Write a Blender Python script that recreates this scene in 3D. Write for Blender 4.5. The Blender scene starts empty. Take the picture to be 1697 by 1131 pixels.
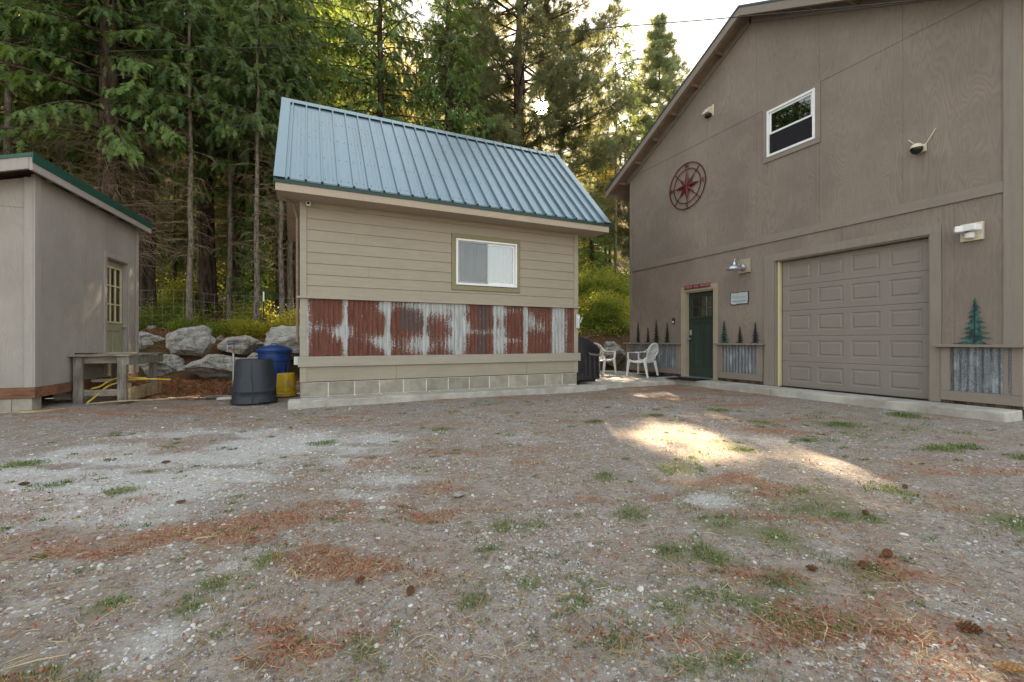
import bpy, bmesh, math, random
import numpy as np
from mathutils import Vector, Matrix
R = math.radians
random.seed(7); rng = np.random.default_rng(11)
scene = bpy.context.scene
col = scene.collection

# ------------------------------------------------------------------ camera, sky, sun, exposure
CAM_Z = 1.02
cam_d = bpy.data.cameras.new('camera'); cam = bpy.data.objects.new('camera', cam_d); col.objects.link(cam)
cam.location = (0, 0, CAM_Z); cam.rotation_euler = (R(90), 0, R(-24.9))
cam_d.sensor_width = 36; cam_d.lens = 722 / 1697 * 36; cam_d.clip_start = 0.05; cam_d.clip_end = 2000
scene.camera = cam
SUN_AZ = math.atan2(.482, .879); SUN_EL = R(26.9)   # the visible disc stands 1.3 degrees higher, so that it does not stand in the lamp's way
SUN_V = Vector((math.sin(SUN_AZ) * math.cos(SUN_EL), math.cos(SUN_AZ) * math.cos(SUN_EL), math.sin(SUN_EL)))
world = bpy.data.worlds.new('World'); scene.world = world; world.use_nodes = True
wn = world.node_tree.nodes; wl = world.node_tree.links
bg = wn['Background']; hs = wn.new('ShaderNodeHueSaturation'); hs.inputs['Saturation'].default_value = 1.25; gm = wn.new('ShaderNodeGamma'); gm.inputs[1].default_value = .27; sky = wn.new('ShaderNodeTexSky'); sky.sky_type = 'NISHITA'; sky.sun_disc = False
sky.sun_elevation = SUN_EL; sky.sun_rotation = SUN_AZ; sky.air_density = 1.0; sky.dust_density = .7; sky.ozone_density = 1.0
wl.new(sky.outputs[0], gm.inputs[0]); wl.new(gm.outputs[0], hs.inputs['Color']); wl.new(hs.outputs[0], bg.inputs[0]); bg.inputs[1].default_value = 0.13
sun_d = bpy.data.lights.new('sun_light', 'SUN'); sun = bpy.data.objects.new('sun_light', sun_d); col.objects.link(sun)
sun_d.energy = 3.1; sun_d.angle = R(0.53); sun_d.color = (1.0, .84, .64)
sun.rotation_euler = SUN_V.to_track_quat('Z', 'Y').to_euler()
scene.view_settings.view_transform = 'Standard'; scene.view_settings.look = 'None'
scene.view_settings.exposure = 3.37; scene.view_settings.gamma = 1; scene.view_settings.use_white_balance = True; scene.view_settings.white_balance_temperature = 7450; scene.view_settings.white_balance_tint = 11; scene.view_settings.use_curve_mapping = False
scene.render.engine = 'CYCLES'
scene.cycles.max_bounces = 8; scene.cycles.diffuse_bounces = 4; scene.cycles.transparent_max_bounces = 12

# ------------------------------------------------------------------ helpers
def tag(o, label=None, cat=None, group=None, kind=None):
    if label: o['label'] = label
    if cat: o['category'] = cat
    if group: o['group'] = group
    if kind: o['kind'] = kind
    return o
def empty(name, loc=(0, 0, 0), rz=0):
    o = bpy.data.objects.new(name, None); o.location = loc; o.rotation_euler = (0, 0, rz); o.empty_display_size = .2
    col.objects.link(o); return o
class MB:
    def __init__(s): s.v = []; s.f = []
    def add(s, vs, fs):
        n = len(s.v); s.v += [tuple(p) for p in vs]; s.f += [tuple(i + n for i in f) for f in fs]; return s
    def box(s, x0, x1, y0, y1, z0, z1):
        return s.add([(x0, y0, z0), (x1, y0, z0), (x1, y1, z0), (x0, y1, z0), (x0, y0, z1), (x1, y0, z1), (x1, y1, z1), (x0, y1, z1)],
                     [(0, 3, 2, 1), (4, 5, 6, 7), (0, 1, 5, 4), (1, 2, 6, 5), (2, 3, 7, 6), (3, 0, 4, 7)])
    def prism(s, pts, d):   # planar polygon of 3D points extruded by vector d
        n = len(pts); a = [Vector(p) for p in pts]; b = [p + Vector(d) for p in a]
        return s.add(a + b, [tuple(range(n - 1, -1, -1)), tuple(range(n, 2 * n))] + [(i, (i + 1) % n, n + (i + 1) % n, n + i) for i in range(n)])
    def bar(s, p0, p1, w, h, up=(0, 0, 1)):
        p0 = Vector(p0); p1 = Vector(p1); d = (p1 - p0).normalized(); u = Vector(up)
        if abs(d.dot(u)) > .98: u = Vector((1, 0, 0))
        r = d.cross(u).normalized() * w / 2; t = r.cross(d).normalized() * h / 2
        vs = [p + a * r + b * t for p in (p0, p1) for a, b in ((-1, -1), (1, -1), (1, 1), (-1, 1))]
        return s.add(vs, [(0, 1, 2, 3), (7, 6, 5, 4), (0, 4, 5, 1), (1, 5, 6, 2), (2, 6, 7, 3), (3, 7, 4, 0)])
    def tube(s, pts, rad, n=8, cap=True):
        pts = [Vector(p) for p in pts]; m = len(pts)
        if not hasattr(rad, '__len__'): rad = [rad] * m
        vs = []; prev = None
        for i, p in enumerate(pts):
            d = (pts[min(i + 1, m - 1)] - pts[max(i - 1, 0)]).normalized()
            if prev is None: prev = d.orthogonal().normalized()
            a = (prev - d * prev.dot(d)).normalized(); prev = a; b = d.cross(a)
            for k in range(n):
                t = 2 * math.pi * k / n; vs.append(p + (a * math.cos(t) + b * math.sin(t)) * rad[i])
        fs = [(i * n + k, i * n + (k + 1) % n, (i + 1) * n + (k + 1) % n, (i + 1) * n + k) for i in range(m - 1) for k in range(n)]
        if cap: fs += [tuple(range(n - 1, -1, -1)), tuple(range((m - 1) * n, m * n))]
        return s.add(vs, fs)
    def lathe(s, prof, c=(0, 0, 0), n=28, cap=True):
        vs = [(c[0] + r * math.cos(2 * math.pi * k / n), c[1] + r * math.sin(2 * math.pi * k / n), c[2] + z) for r, z in prof for k in range(n)]
        m = len(prof)
        fs = [(i * n + k, i * n + (k + 1) % n, (i + 1) * n + (k + 1) % n, (i + 1) * n + k) for i in range(m - 1) for k in range(n)]
        if cap: fs += [tuple(range(n - 1, -1, -1)), tuple(range((m - 1) * n, m * n))]
        return s.add(vs, fs)
    def build(s, name, m, parent=None, smooth=False, bevel=0, M=None, seg=2):
        me = bpy.data.meshes.new(name); vs = s.v if M is None else [tuple(M @ Vector(p)) for p in s.v]
        me.from_pydata(vs, [], s.f); me.update()
        if m: me.materials.append(m)
        if smooth: me.polygons.foreach_set('use_smooth', [True] * len(me.polygons))
        o = bpy.data.objects.new(name, me); col.objects.link(o)
        if parent: o.parent = parent
        if bevel:
            b = o.modifiers.new('bevel', 'BEVEL'); b.width = bevel; b.segments = seg; b.limit_method = 'ANGLE'; b.angle_limit = R(35)
        if smooth and bevel is not None:
            try:
                me.set_sharp_from_angle(angle=R(40))
            except Exception: pass
        return o
def arr_mesh(name, V, F, m, attrs=None, smooth=False):
    V = np.asarray(V, dtype=np.float32); F = np.asarray(F, dtype=np.int32); k = F.shape[1]
    me = bpy.data.meshes.new(name); me.vertices.add(len(V)); me.vertices.foreach_set('co', V.ravel())
    me.loops.add(F.size); me.loops.foreach_set('vertex_index', F.ravel())
    me.polygons.add(len(F)); me.polygons.foreach_set('loop_start', np.arange(0, F.size, k, dtype=np.int32))
    me.polygons.foreach_set('loop_total', np.full(len(F), k, dtype=np.int32))
    if smooth: me.polygons.foreach_set('use_smooth', np.ones(len(F), dtype=bool))
    me.update(calc_edges=True)
    if attrs:
        for an, av in attrs.items():
            a = me.attributes.new(an, 'FLOAT', 'POINT'); a.data.foreach_set('value', np.asarray(av, dtype=np.float32).ravel())
    if m: me.materials.append(m)
    return me
def obj(name, me, parent=None, loc=None, rz=0, sc=1):
    o = bpy.data.objects.new(name, me); col.objects.link(o)
    if parent: o.parent = parent
    if loc is not None: o.location = loc
    o.rotation_euler = (0, 0, rz); o.scale = (sc,) * 3 if not hasattr(sc, '__len__') else sc
    return o
# value noise (numpy)
_perm = np.random.default_rng(3).random((256, 256))
def vnoise(x, y):
    xi = np.floor(x).astype(int); yi = np.floor(y).astype(int); fx = x - xi; fy = y - yi
    fx = fx * fx * (3 - 2 * fx); fy = fy * fy * (3 - 2 * fy); g = lambda a, b: _perm[a & 255, b & 255]
    return (g(xi, yi) * (1 - fx) + g(xi + 1, yi) * fx) * (1 - fy) + (g(xi, yi + 1) * (1 - fx) + g(xi + 1, yi + 1) * fx) * fy
def fbm(x, y, o=4):
    s = 0; a = .5; t = 0
    for i in range(o): s = s + a * vnoise(x * 2 ** i + 17.3 * i, y * 2 ** i + 9.1 * i); t += a; a *= .55
    return s / t
def sstep(a, b, x):
    t = np.clip((x - a) / (b - a), 0, 1); return t * t * (3 - 2 * t)

# ------------------------------------------------------------------ materials
class NT:
    def __init__(s, name):
        s.m = bpy.data.materials.new(name); s.m.use_nodes = True; s.t = s.m.node_tree; s.n = s.t.nodes; s.l = s.t.links
        s.b = s.n['Principled BSDF']; s.out = s.n['Material Output']; s._tc = None
    def new(s, typ, **kw):
        nd = s.n.new(typ)
        for k, v in kw.items(): setattr(nd, k, v)
        return nd
    def link(s, a, b): s.l.new(a, b)
    def obc(s):
        if s._tc is None: s._tc = s.new('ShaderNodeTexCoord')
        return s._tc.outputs['Object']
    def val(s, sock, v):
        if hasattr(v, 'links'): s.l.new(v, sock)
        else: sock.default_value = v
    def map(s, scale=(1, 1, 1), loc=(0, 0, 0), src=None, rot=(0, 0, 0)):
        mp = s.new('ShaderNodeMapping'); mp.inputs['Scale'].default_value = scale; mp.inputs['Rotation'].default_value = rot
        s.val(mp.inputs['Location'], loc); s.link(src or s.obc(), mp.inputs[0]); return mp.outputs[0]
    def noise(s, scale=5, detail=4, rough=.55, vec=None, dist=0):
        nd = s.new('ShaderNodeTexNoise'); nd.inputs['Scale'].default_value = scale; nd.inputs['Detail'].default_value = detail
        nd.inputs['Roughness'].default_value = rough; nd.inputs['Distortion'].default_value = dist
        s.link(vec or s.obc(), nd.inputs['Vector']); return nd.outputs['Fac']
    def vor(s, scale, vec=None, feature='F1', out='Distance'):
        nd = s.new('ShaderNodeTexVoronoi'); nd.feature = feature; nd.inputs['Scale'].default_value = scale
        s.link(vec or s.obc(), nd.inputs['Vector']); return nd.outputs[out]
    def math(s, op, a, b=0.0, c=0.0):
        nd = s.new('ShaderNodeMath', operation=op)
        for i, v in enumerate((a, b, c)): s.val(nd.inputs[i], v)
        return nd.outputs[0]
    def ramp(s, fac, a, b, ca=0.0, cb=1.0):
        nd = s.new('ShaderNodeMapRange'); nd.interpolation_type = 'SMOOTHSTEP'
        for i, v in enumerate((fac, a, b, ca, cb)): s.val(nd.inputs[i], v)
        return nd.outputs[0]
    def mix(s, fac, a, b, blend='MIX'):
        nd = s.new('ShaderNodeMix', data_type='RGBA', blend_type=blend); s.val(nd.inputs[0], fac)
        for i, v in ((6, a), (7, b)): s.val(nd.inputs[i], v if hasattr(v, 'links') else (*v[:3], 1))
        return nd.outputs[2]
    def hsv(s, c, v=1.0, sat=1.0, hue=.5):
        nd = s.new('ShaderNodeHueSaturation'); s.val(nd.inputs['Hue'], hue); s.val(nd.inputs['Value'], v); s.val(nd.inputs['Saturation'], sat)
        s.val(nd.inputs['Color'], c if hasattr(c, 'links') else (*c[:3], 1)); return nd.outputs[0]
    def attr(s, name):
        nd = s.new('ShaderNodeAttribute'); nd.attribute_name = name; return nd.outputs['Fac']
    def rnd(s): return s.new('ShaderNodeObjectInfo').outputs['Random']
    def bump(s, h, strength=.3, dist=.01, normal=None):
        nd = s.new('ShaderNodeBump'); nd.inputs['Strength'].default_value = strength; nd.inputs['Distance'].default_value = dist
        s.link(h, nd.inputs['Height'])
        if normal: s.link(normal, nd.inputs['Normal'])
        s.link(nd.outputs[0], s.b.inputs['Normal']); return nd.outputs[0]
    def fin(s, color, rough=.6, metal=0.0, spec=.5):
        s.val(s.b.inputs['Base Color'], color if hasattr(color, 'links') else (*color[:3], 1)); s.val(s.b.inputs['Roughness'], rough)
        s.val(s.b.inputs['Metallic'], metal); s.b.inputs['Specular IOR Level'].default_value = spec; return s.m
def paint(name, c, var=.12, rough=.6, scale=3, grain=None, gs=.25, dirt=.15, dirtc=(.10, .085, .06), metal=0, spec=.4):
    t = NT(name); n1 = t.noise(scale, 6, .6); n2 = t.noise(scale * 14, 4, .6)
    off = t.math('MULTIPLY', t.rnd(), 31.0)
    v = t.math('ADD', t.ramp(n1, .25, .75, 1 - var, 1 + var), t.ramp(n2, .3, .7, -var * .4, var * .4))
    v = t.math('ADD', v, t.math('MULTIPLY_ADD', t.rnd(), var * .7, -var * .35))
    cc = t.hsv(c, v)
    cc = t.mix(t.math('MULTIPLY', t.ramp(t.noise(scale * 2.3, 8, .7), .5, .8), dirt), cc, dirtc)
    h = n2
    if grain:
        g = t.noise(1, 6, .65, vec=t.map(grain)); cc = t.mix(t.ramp(g, .35, .7, 0, .28), cc, tuple(x * .62 for x in c)); h = g
    t.bump(h, gs, .006)
    return t.fin(cc, t.ramp(n1, .2, .8, rough - .08, rough + .1), metal, spec)
def plywood(name, c, axis=1, amt=.3, low=.5):
    # rotary cut plywood: contour lines of a stretched noise; axis = horizontal axis of the sheet
    t = NT(name); sc = (2.4, 2.4, .42)
    comb = t.new('ShaderNodeCombineXYZ'); r = t.math('MULTIPLY', t.rnd(), 40.0); t.link(r, comb.inputs[0]); t.link(t.math('MULTIPLY', t.rnd(), 97.0), comb.inputs[1])
    vec = t.map(sc, loc=comb.outputs[0])
    n = t.noise(1.0, 2, .45, vec=vec, dist=.4)
    ring = t.math('SINE', t.math('MULTIPLY', n, 230.0)); ring = t.ramp(ring, -.9, .9)
    fine = t.noise(1, 6, .75, vec=t.map((30, 30, 3.4)))
    patch = t.ramp(t.noise(1.3, 3, .5), .38, .62)
    st = t.math('MULTIPLY', patch, .8); st = t.math('ADD', st, .2)
    h = t.math('ADD', t.math('MULTIPLY', ring, t.math('MULTIPLY', st, .60)), t.math('MULTIPLY', fine, 1.25))
    blot = t.noise(.9, 6, .6); v = t.math('ADD', t.ramp(blot, .3, .7, .86, 1.10), t.math('MULTIPLY_ADD', t.rnd(), .05, -.02))
    cc = t.hsv(c, v)
    cc = t.mix(t.math('MULTIPLY', t.ramp(h, .35, 1.05, amt, 0), 1.0), cc, tuple(x * .55 for x in c))
    cc = t.mix(t.math('MULTIPLY', t.ramp(t.noise(5, 8, .75), .55, .75), .22), cc, (.12, .085, .05))
    z = t.new('ShaderNodeSeparateXYZ'); t.link(t.obc(), z.inputs[0])
    t.bump(h, .42, .005)
    return t.fin(cc, .72, 0, .3)
def wood(name, c, along=(1, 1, 1), rough=.75, var=.25, dark=.45):
    t = NT(name); g = t.noise(1, 7, .7, vec=t.map(along), dist=.3); b = t.noise(4, 3, .5)
    cc = t.mix(t.ramp(g, .3, .7), tuple(x * dark for x in c), c); cc = t.hsv(cc, t.math('ADD', t.ramp(b, .3, .7, 1 - var, 1 + var), t.math('MULTIPLY_ADD', t.rnd(), .2, -.1)))
    t.bump(g, .4, .006); return t.fin(cc, rough, 0, .3)
def plain(name, c, rough=.5, metal=0.0, spec=.5, var=.08, scale=12):
    t = NT(name); n = t.noise(scale, 5, .6); cc = t.hsv(c, t.ramp(n, .3, .7, 1 - var, 1 + var)); t.bump(n, .08, .003)
    return t.fin(cc, t.ramp(n, .2, .8, max(.02, rough - .06), rough + .06), metal, spec)
def leafmat(name, c, c2, tr=(.20, .22, .03), trf=.35, sc=.35):
    t = NT(name); a = t.attr('tint'); n = t.noise(sc, 3, .6)
    cc = t.mix(a, c, c2); cc = t.hsv(cc, t.ramp(n, .3, .7, .7, 1.3), 1.0, t.math('MULTIPLY_ADD', t.rnd(), .03, .485))
    t.fin(cc, .55, 0, .25)
    tl = t.new('ShaderNodeBsdfTranslucent'); t.link(t.mix(a, tr, tuple(min(1, x * 1.5) for x in tr)), tl.inputs[0])
    ms = t.new('ShaderNodeMixShader'); ms.inputs[0].default_value = trf
    t.link(t.b.outputs[0], ms.inputs[1]); t.link(tl.outputs[0], ms.inputs[2]); t.link(ms.outputs[0], t.out.inputs[0]); return t.m

M = {}
M['garage_wall'] = plywood('plywood_siding', (.250, .204, .170), amt=.40)
M['garage_trim'] = paint('taupe_trim_paint', (.240, .202, .168), .05, .62, 2, grain=(14, 2.5, 14), gs=.2)
M['garage_trim_v'] = paint('taupe_post_paint', (.248, .210, .175), .05, .62, 2, grain=(25, 25, 1.6), gs=.25)
M['tan_trim'] = paint('tan_trim_paint', (.36, .30, .225), .06, .55, 2, gs=.1)
M['gdoor'] = paint('garage_door_paint', (.232, .203, .178), .04, .5, 1.5, gs=.05, dirt=.06)
M['shed_siding'] = paint('fibre_cement_paint', (.345, .300, .232), .05, .6, 1.2, grain=(2.2, 40, 40), gs=.16, dirt=.08)
M['shed_trim'] = paint('shed_trim_paint', (.36, .325, .262), .06, .6, 1.5, grain=(2.5, 30, 30), gs=.15, dirt=.08)
M['shed_fascia'] = paint('shed_fascia_paint', (.40, .33, .255), .06, .6, 1.5, gs=.15, dirt=.08)
M['olive'] = paint('olive_window_trim_paint', (.225, .205, .115), .07, .6, 3, gs=.15, dirt=.05)
M['left_wall'] = plywood('shed_plywood', (.36, .325, .295), amt=.18)
M['left_trim'] = paint('shed_corner_paint', (.36, .33, .30), .05, .62, 2, grain=(22, 22, 2), gs=.2)
M['vinyl'] = plain('white_vinyl', (.78, .80, .80), .35, 0, .5, .03)
M['white_plastic'] = plain('white_resin', (.72, .73, .73), .42, 0, .5, .05)
M['beige_plastic'] = plain('beige_plastic', (.62, .56, .42), .5, 0, .5, .05)
M['black'] = plain('black_plastic', (.012, .012, .013), .25, 0, .5, .2)
M['darkfab'] = plain('black_vinyl_cover', (.028, .026, .028), .55, 0, .35, .25, 6)
M['bin_grey'] = paint('charcoal_plastic', (.024, .029, .037), .15, .5, 3, gs=.12, dirt=.3, dirtc=(.12, .11, .10))
M['bin_blue'] = plain('blue_plastic', (.010, .052, .21), .42, 0, .5, .15)
M['yellow'] = plain('yellow_plastic', (.58, .36, .015), .45, 0, .5, .12)
M['hose'] = plain('yellow_hose', (.55, .38, .05), .45, 0, .5, .15)
M['steel'] = plain('galvanised_pipe', (.50, .51, .52), .38, .85, .5, .15)
M['wire'] = plain('dull_wire', (.34, .34, .32), .6, .5, .4, .2)
M['zinc'] = plain('brushed_zinc', (.55, .58, .60), .32, .9, .5, .12)
M['black_metal'] = plain('dark_steel', (.03, .03, .03), .5, .4, .5, .2)
M['roofdark'] = plain('dark_roof_metal', (.06, .075, .085), .45, .3, .5, .1)
M['green_metal'] = plain('green_roof_trim', (.008, .075, .055), .38, .1, .5, .12)
M['green_dark'] = plain('dark_green_drip_metal', (.006, .040, .032), .38, .1, .5, .12)
M['door_green'] = paint('dark_green_door_paint', (.030, .045, .036), .08, .42, 3, gs=.06, dirt=.02)
M['sage'] = paint('sage_door_paint', (.30, .30, .20), .06, .5, 3, gs=.08, dirt=.05)
M['cream'] = paint('cream_paint', (.62, .52, .33), .06, .5, 3, gs=.08, dirt=.05)
M['skirt'] = wood('stained_skirt_wood', (.27, .125, .072), (3, 30, 30))
M['grey_wood'] = wood('weathered_wood', (.30, .27, .225), (18, 18, 2.2))
M['grey_wood_h'] = wood('weathered_board', (.33, .295, .245), (3, 24, 24))
M['soffit'] = wood('soffit_board', (.30, .22, .16), (3, 20, 20), var=.1, dark=.75)
M['rubber'] = plain('rubber_mat', (.012, .012, .013), .9, 0, .2, .4, 60)
M['stickwood'] = wood('bare_stick', (.48, .34, .20), (10, 10, 10))
M['interior'] = plain('dark_interior', (.02, .02, .018), .9)
M['curtain'] = plain('pale_curtain', (.20, .27, .31), .8, 0, .2, .15, 3)
# teal metal roof: sky sheen over green paint
t = NT('teal_roof_metal'); n = t.noise(1.4, 5, .6, vec=t.map((1, 1, .4))); n2 = t.noise(60, 3, .6)
spk = t.ramp(t.noise(38, 2, .5), .70, .74)
cc = t.hsv((.205, .285, .318), t.ramp(n, .3, .7, .93, 1.07)); cc = t.mix(t.math('MULTIPLY', spk, .5), cc, (.07, .09, .08)); cc = t.mix(t.ramp(t.noise(1, 7, .7, vec=t.map((7, .8, .8))), .48, .75, 0, .30), cc, (.16, .19, .18)); t.bump(t.noise(2.2, 3, .5), .12, .02)
M['teal'] = t.fin(cc, t.ramp(n, .3, .7, .26, .36), .85, .5)
# concrete
t = NT('concrete'); n = t.noise(3, 8, .65); n2 = t.noise(90, 4, .7)
cc = t.mix(t.ramp(n, .35, .65), (.34, .32, .28), (.50, .475, .43)); cc = t.mix(t.math('MULTIPLY', t.ramp(t.noise(1.1, 6, .7), .5, .7), .45), cc, (.17, .125, .09)); cc = t.mix(t.ramp(n2, .55, .75, 0, .4), cc, (.13, .12, .1))
t.bump(n2, .35, .004); M['concrete'] = t.fin(cc, .85, 0, .3)
t = NT('concrete_block'); n = t.noise(5, 8, .65); n2 = t.noise(120, 4, .7)
cc = t.hsv(t.mix(t.ramp(n, .35, .65), (.27, .245, .20), (.36, .335, .28)), t.math('MULTIPLY_ADD', t.rnd(), .28, .84)); t.bump(n2, .6, .004); M['block'] = t.fin(cc, .9, 0, .2)
M['mortar'] = plain('pale_mortar', (.60, .57, .52), .9, 0, .2, .12, 40)
# galvanised sheet
t = NT('galvanised_sheet'); n = t.noise(5, 8, .7, vec=t.map((1, 1, .55))); st = t.noise(1, 5, .7, vec=t.map((30, 30, 1.8))); n2 = t.noise(70, 5, .75)
cc = t.mix(t.ramp(n2, .38, .62), (.085, .098, .115), (.30, .32, .335)); cc = t.mix(t.ramp(n, .5, .72), cc, (.38, .41, .43)); cc = t.mix(t.ramp(st, .42, .62, 0, .6), cc, (.07, .08, .095))
cc = t.mix(t.ramp(t.noise(9, 5, .7), .66, .74, 0, .5), cc, (.30, .20, .13))
M['galv'] = t.fin(cc, .55, .25, .4)
# rusty sheet: attribute rust (coverage laid out by hand, plus painted valley shade) broken up by noise
t = NT('rusty_sheet'); a = t.attr('rust_shade'); ed = t.noise(1, 7, .75, vec=t.map((90, 1, 5))); ed2 = t.noise(1, 6, .7, vec=t.map((26, 1, 70)))
e = t.math('ADD', a, t.math('MULTIPLY_ADD', t.math('ADD', ed, ed2), 2.3, -2.3)); mk = t.ramp(e, .40, .52)
rc = t.mix(t.ramp(t.noise(1, 5, .7, vec=t.map((24, 1, 2.0))), .35, .65), (.100, .034, .022), (.180, .064, .042))
rc = t.mix(t.ramp(t.attr('age'), .3, .8, 0, .8), rc, (.085, .060, .058)); rc = t.mix(t.ramp(t.noise(45, 5, .7), .60, .75, 0, .6), rc, (.27, .12, .06))
sc_ = t.mix(t.ramp(t.noise(1, 5, .7, vec=t.map((30, 1, 2))), .35, .65), (.27, .29, .29), (.47, .49, .49)); sc_ = t.mix(t.ramp(t.noise(22, 4, .7), .55, .7, 0, .5), sc_, (.36, .24, .15))
t.bump(t.noise(80, 4, .7), .15, .003); M['rust_shade'] = t.fin(t.mix(mk, sc_, rc), t.ramp(mk, 0, 1, .45, .82), 0, .4)
# glass
def glassmat(name, tint, fac, rough=.015):
    t = NT(name); tr = t.new('ShaderNodeBsdfTransparent'); tr.inputs[0].default_value = (*tint, 1)
    gl = t.new('ShaderNodeBsdfGlossy'); gl.inputs['Roughness'].default_value = rough; ms = t.new('ShaderNodeMixShader')
    fr = t.new('ShaderNodeFresnel'); fr.inputs[0].default_value = 1.5; t.link(t.math('MAXIMUM', fr.outputs[0], fac), ms.inputs[0])
    t.link(tr.outputs[0], ms.inputs[1]); t.link(gl.outputs[0], ms.inputs[2]); t.link(ms.outputs[0], t.out.inputs[0]); return t.m
M['glass'] = glassmat('window_glass', (.8, .85, .85), .24)
M['glass_clear'] = glassmat('clear_glass', (.8, .85, .82), .16)
M['glass_dark'] = glassmat('dark_window_glass', (.35, .35, .35), .20)
t = NT('insect_screen'); tr = t.new('ShaderNodeBsdfTransparent'); tr.inputs[0].default_value = (.35, .35, .37, 1); ms = t.new('ShaderNodeMixShader'); ms.inputs[0].default_value = .6
t.fin((.035, .033, .04), .8, 0, .2); t.link(tr.outputs[0], ms.inputs[1]); t.link(t.b.outputs[0], ms.inputs[2]); t.link(ms.outputs[0], t.out.inputs[0]); M['screen'] = t.m
t = NT('light_screen'); tr = t.new('ShaderNodeBsdfTransparent'); tr.inputs[0].default_value = (.88, .88, .88, 1); ms = t.new('ShaderNodeMixShader'); ms.inputs[0].default_value = .12
t.fin((.25, .27, .28), .8, 0, .2); t.link(tr.outputs[0], ms.inputs[1]); t.link(t.b.outputs[0], ms.inputs[2]); t.link(ms.outputs[0], t.out.inputs[0]); M['screen2'] = t.m
# art
t = NT('patina_teal_steel'); n = t.noise(14, 5, .7); cc = t.mix(t.ramp(n, .4, .62), (.012, .022, .026), (.02, .17, .145)); t.bump(n, .3, .004); M['teal_art'] = t.fin(cc, .45, .3)
t = NT('patina_dark_steel'); n = t.noise(14, 5, .7); cc = t.mix(t.ramp(n, .5, .75), (.014, .020, .024), (.02, .085, .085)); t.bump(n, .3, .004); M['dark_art'] = t.fin(cc, .5, .3)
M['red_art'] = plain('dark_red_steel', (.12, .014, .020), .4, .3, .5, .35, 9)
M['red_sign'] = plain('dark_red_sign', (.12, .018, .020), .6); M['pink_ink'] = plain('faded_pink_lettering', (.50, .24, .23), .6)
M['sign_face'] = plain('grey_sign_face', (.42, .48, .49), .5, 0, .4, .07, 10); M['ink'] = plain('slate_lettering', (.13, .17, .22), .6); M['ink_pale'] = plain('pale_lettering', (.31, .36, .38), .6)
M['red_ink'] = plain('grey_dial_marks', (.16, .17, .17), .6)
# vegetation
M['fir'] = leafmat('fir_needles', (.056, .104, .043), (.125, .195, .066), (.20, .25, .06), .34)
M['fir_bright'] = leafmat('fresh_fir_needles', (.060, .128, .044), (.150, .250, .075), (.26, .34, .06), .38)
M['pine'] = leafmat('pine_needles', (.070, .088, .048), (.14, .15, .075), (.30, .30, .13), .42)
M['pine_green'] = leafmat('green_pine_needles', (.10, .15, .085), (.20, .25, .13), (.34, .36, .16), .42)
M['far'] = leafmat('far_needles', (.080, .090, .030), (.20, .19, .060), (.52, .42, .12), .5)
M['shrub'] = leafmat('shrub_leaves', (.075, .12, .022), (.19, .22, .035), (.35, .38, .05), .45, 1.5)
M['shrub_y'] = leafmat('yellow_green_leaves', (.14, .15, .022), (.34, .30, .045), (.55, .50, .07), .5, 1.5)
M['grass'] = leafmat('grass_blades', (.085, .135, .045), (.21, .25, .10), (.20, .26, .06), .3, 3)
M['straw'] = leafmat('dry_straw', (.28, .19, .10), (.48, .36, .21), (.3, .2, .1), .15, 3)
M['redleaf'] = leafmat('red_brown_scales', (.20, .066, .034), (.42, .175, .095), (.30, .09, .03), .2, 4)
t = NT('bark'); g = t.noise(1, 7, .7, vec=t.map((9, 9, 1.6)), dist=.6); cc = t.mix(t.ramp(g, .35, .62), (.022, .015, .011), (.125, .088, .064))
cc = t.mix(t.ramp(t.noise(2.5, 5, .6), .55, .72, 0, .5), cc, (.13, .13, .11)); t.bump(g, .9, .04); M['bark'] = t.fin(cc, .9, 0, .15)
t = NT('pale_bark'); g = t.noise(1, 6, .7, vec=t.map((16, 16, 5))); cc = t.mix(t.ramp(g, .35, .62), (.075, .058, .045), (.24, .195, .155)); t.bump(g, .6, .015); M['bark_pale'] = t.fin(cc, .9, 0, .15)
t = NT('dead_twigs'); cc = t.mix(t.noise(3, 3), (.15, .10, .065), (.38, .27, .175)); M['twig'] = t.fin(cc, .85, 0, .2)
# granite boulders
t = NT('granite'); n = t.noise(3.5, 9, .68, dist=.5); n2 = t.noise(26, 6, .75)
streak = t.noise(1, 7, .7, vec=t.map((2.5, 2.5, 11), rot=(.3, .5, .2)), dist=1.6)
cc = t.mix(t.ramp(n, .3, .7), (.33, .305, .265), (.58, .545, .485)); cc = t.mix(t.ramp(streak,   .50, .60, 0, .6), cc, (.22, .20, .175)); cc = t.mix(t.ramp(n2, .52, .68, 0, .85), cc, (.06, .052, .043)); crk = t.vor(2.6, vec=t.map((1, 1, 1.6)), feature='DISTANCE_TO_EDGE'); cc = t.mix(t.ramp(t.math('ADD', crk, t.math('MULTIPLY', t.noise(5, 5, .7), .05)), .045, .030, 0, .7), cc, (.07, .055, .042))
cc = t.mix(t.ramp(t.noise(2.2, 7, .7), .60, .74, 0, .55), cc, (.20, .13, .075)); cc = t.mix(t.ramp(t.noise(1.3, 6, .7), .60, .72, 0, .4), cc, (.09, .085, .05))
t.bump(t.math('ADD', t.math('ADD', n, streak), n2), .9, .03); M['granite'] = t.fin(cc, .88, 0, .25)
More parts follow.
